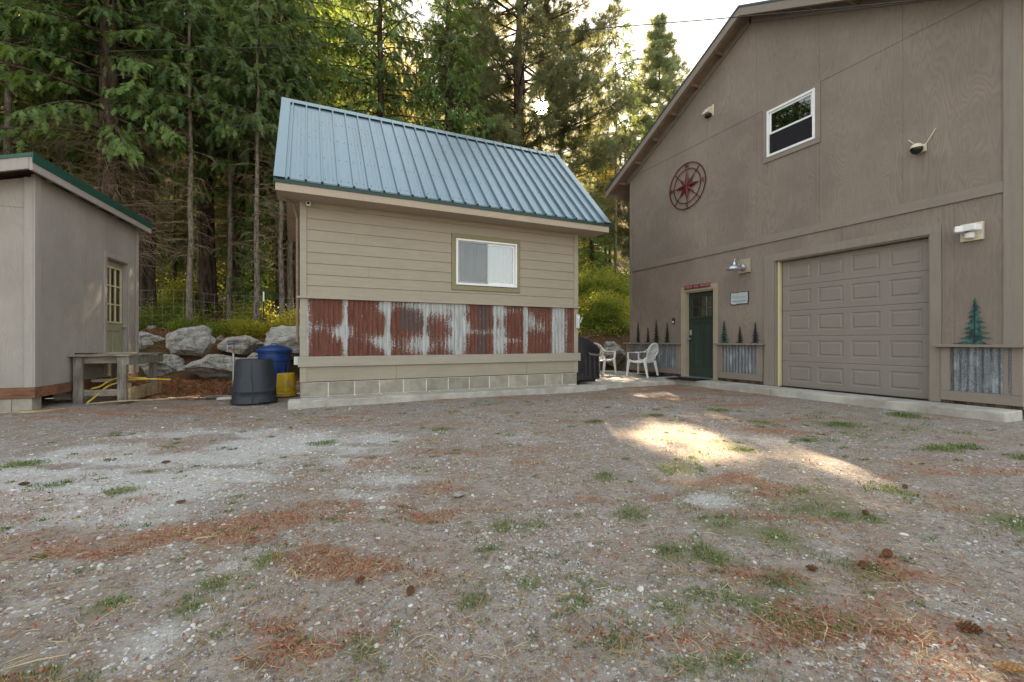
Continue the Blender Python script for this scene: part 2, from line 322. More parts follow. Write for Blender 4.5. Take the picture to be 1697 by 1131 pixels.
# gravel ground
t = NT('gravel_ground'); lit = t.attr('litter'); pale = t.attr('pale'); gr = t.attr('grass'); dirt = t.attr('duff')
v1c = t.vor(48, out='Color'); v1d = t.vor(48); v2c = t.vor(120, out='Color'); v2d = t.vor(120)
s1 = t.new('ShaderNodeSeparateColor'); t.link(v1c, s1.inputs[0]); s2 = t.new('ShaderNodeSeparateColor'); t.link(v2c, s2.inputs[0])
base = t.mix(t.noise(2.2, 7, .65), (.21, .17, .135), (.37, .32, .265))
base = t.mix(t.ramp(t.noise(1.0, 7, .72, vec=t.map((1.5, .8, 1), rot=(0, 0, .43))), .38, .62, 0, .65), base, (.31, .215, .155)); base = t.mix(t.ramp(t.noise(5, 7, .75), .42, .64, 0, .7), base, (.41, .37, .335)); base = t.mix(t.ramp(t.noise(24, 6, .8), .48, .64, 0, .75), base, (.085, .060, .047))
base = t.mix(t.ramp(t.noise(170, 5, .75), .35, .65, .45, 0), base, (.085, .066, .052))
stone2 = t.mix(s2.outputs[0], (.12, .115, .115), (.47, .455, .43)); m2 = t.math('MULTIPLY', t.ramp(v2d, .42, .30), t.ramp(s2.outputs[1], .45, .55))
c1 = t.mix(m2, base, stone2)
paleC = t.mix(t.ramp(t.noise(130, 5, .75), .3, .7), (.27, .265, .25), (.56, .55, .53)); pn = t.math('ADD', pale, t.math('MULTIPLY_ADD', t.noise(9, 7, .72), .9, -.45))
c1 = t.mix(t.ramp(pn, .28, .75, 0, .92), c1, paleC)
stone1 = t.mix(s1.outputs[0], (.13, .125, .13), (.60, .585, .56)); thr = t.ramp(pale, 0, 1, .80, .52)
m1 = t.math('MULTIPLY', t.ramp(v1d, .40, .30), t.math('GREATER_THAN', s1.outputs[1], thr)); c1 = t.mix(m1, c1, stone1)
litC = t.mix(t.ramp(t.noise(150, 4, .75, vec=t.map((1, .35, 1), rot=(0, 0, .7))), .35, .65), (.15, .068, .038), (.41, .23, .14))
ln = t.math('ADD', lit, t.math('MULTIPLY_ADD', t.noise(14, 7, .75), 1.1, -.55)); c1 = t.mix(t.ramp(ln, .25, .95, 0, .78), c1, litC)
gn = t.math('ADD', gr, t.math('MULTIPLY_ADD', t.noise(22, 6, .75), 1.1, -.60)); c1 = t.mix(t.ramp(gn, .30, .70, 0, .6), c1, (.13, .135, .055))
duffC = t.mix(t.ramp(t.noise(60, 6, .75), .35, .65), (.060, .034, .020), (.20, .105, .055)); duffC = t.mix(t.ramp(t.noise(1.2, 5, .7), .48, .60, 0, .6), duffC, (.050, .065, .018)); c1 = t.mix(t.ramp(t.math('ADD', dirt, t.math('MULTIPLY_ADD', t.noise(6, 6, .7), .6, -.3)), .35, .65), c1, duffC)
hh = t.math('ADD', t.math('MULTIPLY', m1, .8), t.math('ADD', t.math('MULTIPLY', m2, .4), t.math('MULTIPLY', t.noise(120, 5, .75), .9)))
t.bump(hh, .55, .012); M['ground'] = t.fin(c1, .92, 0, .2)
t = NT('gravel_stone'); a = t.attr('tint'); cc = t.mix(a, (.14, .13, .125), (.62, .60, .56)); cc = t.mix(t.ramp(t.attr('warm'), .7, 1, 0, .6), cc, (.42, .30, .20)); M['stone'] = t.fin(cc, .75, 0, .3)
M['cone'] = wood('pine_cone_scales', (.22, .095, .045), (40, 40, 40), var=.3)
M['cone_tan'] = wood('tan_cone_scales', (.48, .28, .13), (40, 40, 40), var=.3)

# ------------------------------------------------------------------ ground zones (world metres), terrain
TH = R(24.9); CT, ST = math.cos(TH), math.sin(TH)
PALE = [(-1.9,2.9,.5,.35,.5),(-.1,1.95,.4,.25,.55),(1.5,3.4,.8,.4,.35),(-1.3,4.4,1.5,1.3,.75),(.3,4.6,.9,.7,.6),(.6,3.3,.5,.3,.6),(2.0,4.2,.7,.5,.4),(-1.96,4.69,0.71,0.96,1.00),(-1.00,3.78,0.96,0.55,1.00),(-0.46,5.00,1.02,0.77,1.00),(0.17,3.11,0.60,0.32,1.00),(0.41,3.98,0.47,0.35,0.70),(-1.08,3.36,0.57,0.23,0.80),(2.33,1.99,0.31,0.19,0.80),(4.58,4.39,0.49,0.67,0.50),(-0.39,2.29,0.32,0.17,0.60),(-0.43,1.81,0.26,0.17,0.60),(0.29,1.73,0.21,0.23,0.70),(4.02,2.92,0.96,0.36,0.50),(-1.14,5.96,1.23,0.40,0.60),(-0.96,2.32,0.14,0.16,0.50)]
LIT = [(-1.35,2.35,.35,.35,.7),(-.9,1.75,.2,.3,.7),(.75,1.9,.35,.25,.55),(1.0,1.45,.3,.25,.6),(2.6,1.5,.35,.22,.7),(2.9,2.2,.6,.2,.6),(.9,3.0,.5,.18,.6),(4.8,3.2,1.0,.3,.55),(2.3,5.6,1.2,.3,.5),(5.6,5.2,1.2,.5,.5),(-.3,6.7,1.4,.3,.5),(1.9,3.1,.5,.15,.5),(-1.12,3.02,0.60,0.20,1.00),(-0.50,2.77,0.38,0.16,1.00),(-0.20,2.80,0.37,0.15,1.00),(0.41,2.66,0.54,0.15,1.00),(0.87,3.67,0.66,0.26,0.60),(-3.15,7.98,1.80,0.57,0.80),(-1.69,7.76,1.31,0.49,0.90),(0.64,6.22,0.98,0.38,0.50),(1.00,2.08,0.19,0.13,0.80),(1.90,2.28,0.28,0.11,0.90),(0.12,2.17,0.34,0.17,0.90),(-0.03,1.69,0.27,0.16,0.70),(-0.66,1.90,0.18,0.13,0.60),(6.75,6.47,2.05,0.93,0.80),(1.65,1.34,0.37,0.12,0.50),(2.45,1.09,0.20,0.19,0.80),(2.10,0.85,0.28,0.15,0.70),(3.53,1.90,0.62,0.13,0.70),(4.66,1.53,0.42,0.14,0.60),(1.68,1.09,0.28,0.16,0.50),(0.26,2.46,0.42,0.15,0.90),(-1.40,5.30,0.70,0.24,0.40),(0.14,2.52,0.19,0.16,0.90),(-1.11,9.11,0.86,0.49,0.70),(2.32,7.32,2.16,0.25,0.50)]
GRASS = [(1.72,2.05),(0.97,2.23),(1.08,2.16),(1.59,1.60),(1.73,1.52),(1.74,1.47),(0.94,1.19),(0.16,1.51),(-0.17,2.31),(-0.37,2.18),(-0.41,2.02),(-0.71,2.20),(0.60,1.63),(1.42,1.28),(1.25,0.97),(1.10,1.01),(1.84,1.18),(2.85,1.53),(2.21,1.47),(2.96,1.43),(3.69,2.81),(5.85,3.11),(5.39,2.02),(5.76,1.98),(3.63,1.02),(2.30,1.10),(5.64,1.55),(2.09,1.70),(3.24,4.53),(2.00,2.69),(1.40,4.89),(4.29,4.53),(-2.12,4.95),(-1.63,4.22),(-1.16,3.79),(0.14,4.72),(-0.76,1.81),(0.97,1.46),(1.63,0.99),(1.57,1.14),(1.25,1.29),(3.62,1.64),(2.62,2.57),(5.47,4.55),(0.82,2.01),(0.85,1.64),(5.14,3.65),(7.33,3.12),(4.65,2.78)]
def blobs(x, y, L):
    out = np.zeros_like(x); wx = (fbm(x * 2.1 + 5, y * 2.1) - .5) * .9; wy = (fbm(x * 2.1 + 50, y * 2.1 + 9) - .5) * .9
    for cx, cy, a, b, am in L:
        s_ = min(1, max(a, b)); dx = x + wx * s_ - cx; dy = y + wy * s_ - cy
        u = (dx * CT - dy * ST) / a; v = (dx * ST + dy * CT) / b
        out = np.maximum(out, am * np.exp(-(u * u + v * v) * 1.1))
    return out
def streak(x, y, s_, o_): 
    u = x * CT - y * ST; v = x * ST + y * CT; return fbm(u * s_ * .55 + o_, v * s_ * 1.5 + o_ * .7, 5)
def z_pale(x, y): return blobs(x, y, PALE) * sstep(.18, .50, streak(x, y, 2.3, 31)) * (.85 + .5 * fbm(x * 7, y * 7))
def z_lit(x, y):
    st = streak(x, y, 3.2, 77); return np.clip(blobs(x, y, LIT) * (.05 + 1.2 * sstep(.42, .62, st)) + .46 * sstep(.48, .68, streak(x, y, 1.5, 40)) + .18 * sstep(.5, .7, st), 0, 1)
def z_grass(x, y):
    g = np.zeros_like(x)
    for cx, cy in GRASS:
        r = .05 + .03 * math.hypot(cx, cy); g = np.maximum(g, .8 * np.exp(-((x - cx) ** 2 + (y - cy) ** 2) / (r * r)))
    return np.clip(g + .55 * sstep(.48, .7, fbm(x * 1.1 + 70, y * 1.1, 5)) * sstep(.5, 3.0, x) * sstep(.8, 2.5, y + x * .3), 0, 1)
def rockline(x): return 12.95 - .05 * x - .9 * sstep(5.5, 9, x)
def terr(x, y):
    x = np.asarray(x, float); y = np.asarray(y, float); rl = rockline(x)
    z = .10 * sstep(-1.6, -3.4, x) * sstep(3, 8, y)
    z = z + 1.12 * sstep(0, 1.15, y - rl)
    up = np.clip(y - rl - 1.1, 0, None); k = .12 + .16 * sstep(3.5, 8.5, x) + .02 * np.clip(up, 0, 8) / 8
    z = z + k * up + .12 * np.clip(up - 9, 0, None) + .26 * np.clip(up - 13, 0, None) * sstep(9, 3, x)
    z = np.where(up > 60, z - .30 * (up - 60), z)
    z = z + (fbm(x * .9, y * .9) - .5) * .05 + (fbm(x * .6 + 9, y * .6, 5) - .5) * .5 * sstep(1, 5, y - rl)
    return z
def ground_patch(name, x0, x1, y0, y1, step, dz=0.0, hole=None):
    nx = int((x1 - x0) / step) + 1; ny = int((y1 - y0) / step) + 1
    X, Y = np.meshgrid(np.linspace(x0, x1, nx), np.linspace(y0, y1, ny)); Z = terr(X, Y) + dz
    if step < .1: Z = Z + (fbm(X * 9, Y * 9, 3) - .5) * .012
    i = np.arange(nx * ny).reshape(ny, nx); F = np.stack([i[:-1, :-1], i[:-1, 1:], i[1:, 1:], i[1:, :-1]], -1).reshape(-1, 4)
    if hole:
        cx = ((X[:-1, :-1] + X[1:, 1:]) / 2).ravel(); cy = ((Y[:-1, :-1] + Y[1:, 1:]) / 2).ravel()
        F = F[~((cx > hole[0]) & (cx < hole[1]) & (cy > hole[2]) & (cy < hole[3]))]
    P = np.stack([X.ravel(), Y.ravel(), Z.ravel()], -1)
    duff = sstep(-.3, .6, P[:, 1] - (rockline(P[:, 0]) - .4)) ; duff = np.maximum(duff, .75 * sstep(9.2, 10.4, P[:, 1]) * sstep(-.2, -.6, P[:, 0]))
    far = sstep(14, 9, np.hypot(P[:, 0] - 1, P[:, 1] - 3))
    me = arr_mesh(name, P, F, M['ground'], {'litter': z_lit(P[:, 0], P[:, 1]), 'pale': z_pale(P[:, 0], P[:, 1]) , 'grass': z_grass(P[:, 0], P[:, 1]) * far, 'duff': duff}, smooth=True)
    o = obj(name, me); tag(o, kind='structure'); return o
ground_patch('ground', -7, 9, -1, 9.5, .05)
ground_patch('forest_floor', -60, 60, -60, 110, .5, 0, (-7, 9, -1, 9.5))

# ------------------------------------------------------------------ slabs
s = MB().box(-.30, 5.60, 7.36, 7.70, -.1, .105).build('shed_footing', M['concrete'], bevel=.012); tag(s, kind='structure')
s = MB().prism([(5.603, 7.60, -.1), (7.80, 7.62, -.1), (7.80, 10.8, -.1), (5.603, 10.8, -.1)], (0, 0, .198)).build('patio', M['concrete'], bevel=.01); tag(s, kind='structure')
s = MB().box(7.803, 8.33, 5.35, 10.8, -.1, .13).build('pavement', M['concrete'], bevel=.012); tag(s, kind='structure')
s = MB().box(7.803, 8.33, 2.32, 5.344, -.1, .128).build('pavement', M['concrete'], bevel=.012); tag(s, kind='structure')

# ================================================================== MIDDLE SHED
W0, W1, YF, YB = -.14, 5.10, 7.72, 10.88
shed = empty('garden_shed', (W0, YF, .1)); tag(shed, 'tan lap-sided shed with teal metal roof and rusty corrugated wainscot in mid yard', 'shed')
iv = shed.matrix_basis.inverted(); iv = Matrix.Translation((-W0, -YF, -.1))
def SP(mb, name, m, **k):   # part of the middle shed, built in world metres
    return mb.build(name, m, shed, M=iv, **k)
# concrete blocks
SP(MB().box(W0 + .02, W1 - .02, YF + .006, YF + .2, .0, .352), 'mortar_bed', M['mortar'])
bx = W0 + .01; edges = [bx]
while bx < W1 - .05:
    bx = min(bx + .405, W1 - .01); edges.append(bx)
for a, b in zip(edges[:-1], edges[1:]):
    SP(MB().box(a + .009, b - .009, YF, YF + .1, .128, .345), 'concrete_block', M['block'], bevel=.006)
for k in range(12):
    a = W0 + k * .42
    if a + .41 < W1: SP(MB().box(a + .006, a + .40, YF + .002, YF + .1, .106, .120), 'concrete_block', M['block'])
# bodies (side and back walls, dark inside)
SP(MB().box(W0, W0 + .05, YF + .03, YB, .1, 3.35), 'side_wall', M['shed_siding'])
SP(MB().box(W1 - .05, W1, YF + .03, YB, .1, 3.35), 'side_wall', M['shed_siding'])
SP(MB().box(W0 + .051, W1 - .051, YB - .05, YB, .1, 3.35), 'back_wall', M['shed_siding'])
for x in (W0 + .001, W1 - .049): SP(MB().prism([(x, YF + .03, 3.352), (x, YB, 3.352), (x, (YF + YB) / 2, 4.95)], (.048, 0, 0)), 'gable_wall', M['shed_siding'])
# sheathing behind the laps, with window hole
wx0, wx1, wz0, wz1 = 2.44, 3.68, 2.06, 2.915
for a, b, c, d in ((W0 + .051, wx0 - .02, .36, 3.35), (wx1 + .02, W1 - .051, .36, 3.35), (wx0 - .02, wx1 + .02, .36, wz0 - .02), (wx0 - .02, wx1 + .02, wz1 + .02, 3.35)):
    SP(MB().box(a, b, YF + .02, YF + .05, c, d), 'sheathing', M['interior'])
# corner boards and bands
for x0, x1 in ((W0 - .004, W0 + .095), (W1 - .095, W1 + .004)):
    SP(MB().box(x0, x1, YF - .022, YF + .019, 1.738, 3.35), 'corner_board', M['shed_trim'], bevel=.003)
    SP(MB().box(x0, x1, YF - .018, YF + .019, .772, 1.70), 'corner_board', M['shed_trim'], bevel=.003)
    SP(MB().box(x0, x1, YF - .014, YF + .019, .362, .604), 'corner_board', M['shed_trim'], bevel=.003)
SP(MB().box(W0 - .05, W1 + .03, YF - .062, YF + .019, 1.702, 1.736), 'ledge_trim', M['shed_trim'], bevel=.004)
SP(MB().box(W0 - .03, W1 + .045, YF - .05, YF + .019, .606, .770), 'water_table_board', M['shed_trim'], bevel=.005)
for a, b in ((W0 + .097, 1.36), (1.364, 3.9), (3.904, W1 - .097)):
    SP(MB().box(a, b, YF - .010, YF + .019, .365, .604), 'skirt_board', M['shed_siding'], bevel=.003)
# lap siding: each course split at the window and at a butt joint
zc = 1.738; courses = []
while zc < 3.0:
    courses.append((zc, min(zc + .179, 3.20))); zc += .179
tx0, tx1, tz0, tz1 = 2.355, 3.750, 1.965, 3.005
seams = [3.1, 1.9, .9, 1.4, 4.3, .7, 4.2]
def lap(a, b, z0, z1):
    SP(MB().add([(a, YF - .014, z0), (b, YF - .014, z0), (b, YF - .002, z1), (a, YF - .002, z1), (a, YF + .018, z0), (b, YF + .018, z0), (b, YF + .018, z1), (a, YF + .018, z1)],
                [(0, 1, 2, 3), (7, 6, 5, 4), (0, 4, 5, 1), (1, 5, 6, 2), (2, 6, 7, 3), (3, 7, 4, 0)]), 'siding_board', M['shed_siding'])
for i, (z0, z1) in enumerate(courses):
    L = W0 + .097; Rr = W1 - .097
    if z0 > tz1 - .01 or z1 < tz0 + .01: segs = [(L, Rr)]
    elif z0 < tz0: segs = [(L, tx0 - .001), (tx1 + .001, Rr)]; lap(tx0, tx1, z0, tz0 - .002)
    else:
        segs = [(L, tx0 - .001), (tx1 + .001, Rr)]
        if z1 > tz1 + .01: lap(tx0, tx1, tz1 + .001, z1 - .0015)
    for a, b in segs:
        sm = seams[i % 7]
        if i % 3 == 2 and a + .3 < sm < b - .3: lap(a, sm - .001, z0, z1 - .0015); lap(sm + .001, b, z0, z1 - .0015)
        else: lap(a, b, z0, z1 - .0015)
SP(MB().box(W0 + .097, W1 - .097, YF - .012, YF + .018, courses[-1][1] + .001, 3.35), 'frieze_board', M['shed_siding'])
SP(MB().box(.66, .76, YF - .030, YF - .012, 3.22, 3.27), 'vent_cover', M['shed_siding'], bevel=.004)
# rusty corrugated sheets
px = [-.045, .50, 1.20, 1.87, 2.53, 3.19, 3.85, 4.50, 5.005]
def rust_shade_at(x, z):   # coverage 0..1 over the wall, u = x, v = 0 bottom..1 top
    v = (z - .772) / .93
    r = np.full_like(x, .93)
    def bl(cx, cv, a, b, am):
        nonlocal r; r = r - am * np.exp(-(((x - cx) / a) ** 2 + ((v - cv) / b) ** 2))
    for e, w in ((-.045, .05), (.53, .04), (1.22, .05), (1.87, .04), (2.50, .09), (3.22, .04), (3.87, .05), (4.52, .035), (4.98, .0)): 
        if w: bl(e, .5, w, 1.5, .8)
    bl(.48, .42, .16, .14, .85); bl(.12, .5, .14, .1, .45); bl(1.17, .9, .14, .14, .8); bl(1.15, .22, .16, .14, .75); bl(.95, .3, .2, .1, .35)
    bl(1.75, .2, .30, .20, .72); bl(2.15, .93, .42, .22, .85); bl(2.45, .6, .2, .1, .7); bl(2.42, .22, .22, .22, .8); bl(1.6, .95, .3, .08, .45)
    bl(3.0, .45, .4, .06, .45); bl(3.36, .5, .1, .5, .62); bl(3.32, .9, .12, .15, .7); bl(3.34, .15, .1, .2, .7); bl(3.6, .28, .25, .06, .4); bl(3.62, .9, .2, .06, .35)
    bl(4.0, .68, .10, .22, .7); bl(4.22, .58, .12, .18, .5); bl(4.66, .5, .17, 1.2, .9); bl(2.64, .55, .1, .15, .5); bl(2.62, .93, .06, .2, .3)
    r = r + .10 * np.cos(2 * math.pi * (x - px[0]) / .0762 + math.pi) * (r > .1)  # corrugation shade painted in: darker colour in the valleys, more bare zinc on crests
    return np.clip(r, -.25, 1)
for i in range(8):
    a, b = px[i], px[i + 1]; n = int((b - a) / .0085); m_ = 24
    xs = np.linspace(a, b + (.02 if i < 7 else 0), n); zs = np.linspace(.772, 1.700, m_); X, Z = np.meshgrid(xs, zs)
    yo = YF - .003 - .018 * (.5 + .5 * np.cos(2 * math.pi * (X - px[0]) / .0762)) - .003 * i % .002
    P = np.stack([X.ravel() - W0, (yo + (.0015 if i % 2 else 0)).ravel() - YF, Z.ravel() - .1], -1)
    idx = np.arange(n * m_).reshape(m_, n); F = np.stack([idx[:-1, :-1], idx[:-1, 1:], idx[1:, 1:], idx[1:, :-1]], -1).reshape(-1, 4)
    x_, z_ = X.ravel(), Z.ravel(); age = np.exp(-((x_ - 1.62) / .22) ** 4 - ((z_ - 1.45) / .28) ** 4) + .9 * np.exp(-((x_ - 2.95) / .12) ** 2) + .3 * (vnoise(x_ * 9, z_ * 1.5) > .7)
    age = age + .5 * np.exp(-((x_ - 1.95) / .1) ** 2)
    obj('corrugated_sheet', arr_mesh('corrugated_sheet', P, F, M['rust_shade'], {'rust_shade': rust_shade_at(x_, z_), 'age': age}, True), shed)
SP(MB().box(W0 + .051, W1 - .051, YF + .001, YF + .019, .772, 1.70), 'sheet_backing', M['interior'])
# window
def frame(mb, x0, x1, z0, z1, w, y0, y1):
    mb.box(x0, x1, y0, y1, z0, z0 + w); mb.box(x0, x1, y0, y1, z1 - w, z1); mb.box(x0, x0 + w, y0, y1, z0 + w, z1 - w); mb.box(x1 - w, x1, y0, y1, z0 + w, z1 - w); return mb
SP(frame(MB(), tx0 + .001, tx1 - .001, tz0, tz1, .083, YF - .026, YF + .018), 'window_trim', M['olive'], bevel=.003)
win = SP(frame(MB(), wx0, wx1, wz0, wz1, .035, YF - .034, YF + .045), 'window', M['vinyl'], bevel=.003)
xm = 3.07
def WP(mb, name, m, **k): o = mb.build(name, m, win, M=iv, **k); return o
WP(frame(MB(), wx0 + .037, xm, wz0 + .037, wz1 - .037, .030, YF - .022, YF + .005), 'sash', M['vinyl'], bevel=.002)
WP(frame(MB(), xm - .03, wx1 - .037, wz0 + .037, wz1 - .037, .038, YF + .007, YF + .035), 'sash', M['vinyl'], bevel=.002)
WP(MB().box(wx0 + .068, xm - .031, YF - .008, YF - .004, wz0 + .068, wz1 - .068), 'pane', M['glass'])
WP(MB().box(xm + .010, wx1 - .076, YF + .018, YF + .022, wz0 + .076, wz1 - .076), 'pane', M['glass'])
WP(MB().box(wx0 + .040, xm - .002, YF - .030, YF - .028, wz0 + .040, wz1 - .040), 'insect_screen', M['screen2'])
mb = MB()
for k in range(24):
    a = wx0 - .1 + k * .062; mb.box(a, a + .060, YF + .12 + .012 * math.sin(k * 1.9), YF + .13 + .012 * math.sin(k * 1.9), wz0 - .1, wz1 + .05)
SP(mb, 'curtain', M['curtain'])
# roof: ridge along x
YE, ZE, YR, ZR = 7.26, 3.44, 9.30, 5.59; RX0, RX1 = -.46, 5.56
sl = Vector((0, YR - YE, ZR - ZE)); L_ = sl.length; sd = sl / L_; nrm = Vector((0, -sd.z, sd.y))
def roof_sheet(a, b, front=True):
    prof = []; x = a
    ys = [(0, 0), (.005, .042), (.027, .042), (.034, 0)]; pitch = .2286
    k0 = math.ceil((a - RX0 - .05) / pitch) if a > RX0 else 0
    pts = [(a, 0)]; xr = RX0 + .16 + pitch * math.ceil((a - RX0 - .16 + .001) / pitch) 
    while xr + .06 < b:
        for dx, h in ys: pts.append((xr + dx, h))
        for q in (.10, .155):
            if xr + q + .03 < b: pts += [(xr + q, 0), (xr + q + .006, .0025), (xr + q + .018, .0025), (xr + q + .024, 0)]
        xr += pitch
    pts.append((b, 0))
    mb = MB(); lo, hi = [], []
    E0 = Vector((0, YE - .03, ZE - .03 * sd.z / sd.y)) if front else Vector((0, 2 * YR - YE + .03, ZE - .03 * sd.z / sd.y)); T1 = Vector((0, YR, ZR)); nn = nrm if front else Vector((0, -nrm.y, nrm.z))
    for x, h in pts: lo.append(E0 + Vector((x, 0, 0)) + nn * h); hi.append(T1 + Vector((x, 0, 0)) + nn * h)
    n = len(pts); mb.add(lo + hi, [(i, i + 1, n + i + 1, n + i) if front else (n + i, n + i + 1, i + 1, i) for i in range(n - 1)])
    return mb
xs = [RX0 + .02]
while xs[-1] < RX1 - .3: xs.append(min(xs[-1] + .9144, RX1 - .02))
for a, b in zip(xs[:-1], xs[1:]):
    SP(roof_sheet(a, b), 'roof_sheet', M['teal']); SP(roof_sheet(a, b, False), 'roof_sheet', M['teal'])
SP(MB().prism([(RX0, YE, ZE - .012), (RX0, YR, ZR - .012), (RX0, 2 * YR - YE, ZE - .012), (RX0, 2 * YR - YE, ZE - .10), (RX0, YR, ZR - .10), (RX0, YE, ZE - .10)], (RX1 - RX0, 0, 0)), 'roof_deck', M['soffit'])
mb = MB()
for row in (.04, .28, .52, .76, .97):
    k = 0; x = RX0 + .28
    while x < RX1 - .2:
        for dx in (.052, .17):
            c_ = Vector((x + dx + .004 * math.sin(k * 3.1), YE, ZE)) + sl * row + nrm * .003; q_ = sd * .008; mb.add([c_ - q_ + Vector((-.007, 0, 0)), c_ - q_ + Vector((.007, 0, 0)), c_ + q_ + Vector((.007, 0, 0)), c_ + q_ + Vector((-.007, 0, 0)), c_ + nrm * .007], [(0, 1, 4), (1, 2, 4), (2, 3, 4), (3, 0, 4)]); k += 1
        x += .2286
tag(SP(mb, 'roof_screws', M['roofdark']), kind='stuff')
# rake flashing, ridge cap, drip edge, fascia
for x0, x1 in ((RX0 - .02, RX0 + .13), (RX1 - .13, RX1 + .02)):
    o_ = nrm * .022; p0 = Vector((x0, YE - .03, ZE - .032)); p1 = Vector((x0, YR, ZR))
    SP(MB().prism([p0 + o_, p1 + o_, p1 + o_ * 1.35, p0 + o_ * 1.35], (x1 - x0, 0, 0)), 'rake_flashing', M['teal'])
    xx = RX0 - .022 if x0 < 0 else RX1 + .018
    SP(MB().prism([p0 + o_, p1 + o_, p1 - nrm * .09, p0 - nrm * .09] if 0 else [Vector((xx, YE - .03, ZE - .14)), Vector((xx, YR, ZR - .12)), Vector((xx, YR, ZR + .03)), Vector((xx, YE - .03, ZE + .01))], (.004, 0, 0)), 'rake_edge', M['green_metal'])
SP(MB().prism([(RX0 - .022, YR - .10, ZR - .105 + .045), (RX0 - .022, YR, ZR + .045), (RX0 - .022, YR + .10, ZR - .06), (RX0 - .022, YR + .10, ZR - .065), (RX0 - .022, YR, ZR + .038), (RX0 - .022, YR - .10, ZR - .066)], (RX1 - RX0 + .044, 0, 0)), 'ridge_cap', M['teal'])
SP(MB().box(RX0 - .02, RX1 + .02, YE - .018, YE - .006, ZE - .085, ZE - .010), 'drip_edge', M['green_dark'])
SP(MB().box(RX0, RX1, YE - .004, YE + .035, ZE - .20, ZE - .030), 'fascia', M['shed_fascia'], bevel=.004)
SP(MB().box(RX0 + .002, RX1 - .002, YE + .036, YF + .1, ZE - .192, ZE - .17), 'soffit', M['shed_fascia'])
SP(MB().box(W0 - .10, W0 - .006, YF + .35, YF + .55, .62, .76), 'junction_box', M['zinc'], bevel=.006)
SP(MB().tube([(W0 - .04, YF + .12, 1.0), (W0 - .04, YF + .12, 3.0), (W0 - .1, YF + .05, 3.22), (W0 - .25, YF - .1, 3.24)], .022, 8), 'downpipe', M['soffit'])

# thermometer + small bullet camera on the shed
t_ = empty('thermometer', (5.085, YF - .03, 1.28)); tag(t_, 'grey dial thermometer at the right end of the rusty corrugated wall', 'thermometer')
MB().box(-.045, .045, -.022, 0, 0, .30).build('backplate', M['zinc'], t_, bevel=.012)
d = MB(); d.lathe([(.036, 0), (.036, .006)], n=20); d.build('dial', M['vinyl'], t_, M=Matrix.Translation((0, -.028, .235)) @ Matrix.Rotation(R(90), 4, 'X'))
MB().box(-.006, .006, -.027, -.0225, .03, .18).build('tube', M['vinyl'], t_)
mb = MB()
for k in range(8): mb.box(.010, .022, -.0265, -.0225, .04 + k * .017, .043 + k * .017)
mb.build('scale_marks', M['red_ink'], t_)
b_ = empty('security_camera', (-.02, YF - .03, 3.20)); tag(b_, 'small white bullet security camera under the eave of the middle shed', 'camera', 'outdoor cameras')
d = MB(); d.lathe([(.03, 0), (.034, .02), (.034, .09), (.03, .095)], n=18); d.build('housing', M['vinyl'], b_, True, M=Matrix.Translation((0, -.0, 0)) @ Matrix.Rotation(R(90), 4, 'X'))
d = MB(); d.lathe([(.022, 0), (.018, .004)], n=16); d.build('lens', M['black'], b_, M=Matrix.Translation((0, -.096, 0)) @ Matrix.Rotation(R(90), 4, 'X'))
MB().bar((0, -.02, .03), (0, -.02, .09), .02, .02).build('bracket', M['vinyl'], b_)

# ================================================================== GARAGE BUILDING
U = 8.35; GN, GF = 2.36, 9.91; RYc = 6.135; ridgeZ = 7.82; slope = .545
gar = empty('garage_building', (U, GN, .12)); tag(gar, 'two-storey taupe plywood garage building with a gable roof filling the right side', 'building')
ig = Matrix.Translation((-U, -GN, -.12))
def GP(mb, name, m, parent=None, **k): return mb.build(name, m, parent or gar, M=ig, **k)
def rz(y): return ridgeZ - .16 - slope * abs(y - RYc)
# wall sheets (each a plywood panel), openings left free
DY0, DY1, DZ1 = 7.06, 7.90, 2.215      # entry door rough opening
GY0, GY1, GZ1 = 3.25, 5.63, 2.60       # garage door
def sheet(y0, y1, z0, z1=None, top=None, x=U, th=.03):
    pts = [(x, y0, z0), (x, y1, z0)]
    if top is None: pts += [(x, y1, z1), (x, y0, z1)]
    else:
        pts.append((x, y1, top(y1)))
        if y0 < RYc < y1: pts.append((x, RYc, top(RYc)))
        pts.append((x, y0, top(y0)))
    GP(MB().prism(pts, (th, 0, 0)), 'wall_panel', M['garage_wall'])
for y0, y1 in ((GN, 2.98), (2.981, GY0)): sheet(y0, y1 - .0005, .15, 3.0)
for y0, y1 in ((GY1, 6.28), (6.281, DY0)): sheet(y0, y1 - .002, .15, 3.0)
sheet(GY0, 4.43, GZ1 + .002, 3.0); sheet(4.434, GY1 - .002, GZ1 + .002, 3.0)
sheet(DY0, DY1, DZ1 + .002, 3.0); sheet(DY1 + .002, 8.9, .15, 3.0); sheet(8.904, GF, .15, 3.0)
WY0, WY1, WZ0, WZ1 = 4.862, 5.783, 4.70, 5.622
cuts = [GN, 3.58, 4.80, 6.02, 7.24, 8.46, GF]
ya = RYc - (ridgeZ - .16 - 5.69) / slope; yb = RYc + (ridgeZ - .16 - 5.69) / slope
c2 = sorted(cuts + [ya, yb])
for a, b in zip(c2[:-1], c2[1:]):
    a2, b2 = a + (0 if a == yb else .0015), b - (0 if b == ya else .0015)
    if a == 4.80:
        sheet(a2, WY0 - .002, 3.002, 5.69); sheet(WY1 + .002, b2, 3.002, 5.69); sheet(WY0, WY1, 3.002, WZ0 - .002); sheet(WY0, WY1, WZ1 + .002, 5.69)
    elif b <= ya or a >= yb: sheet(a2, b2, 3.002, top=rz)
    else: sheet(a2, b2, 3.002, 5.69)
    if a >= ya and b <= yb: sheet(a + .0015, b - .0015, 5.694, top=rz, x=U - .004, th=.034)
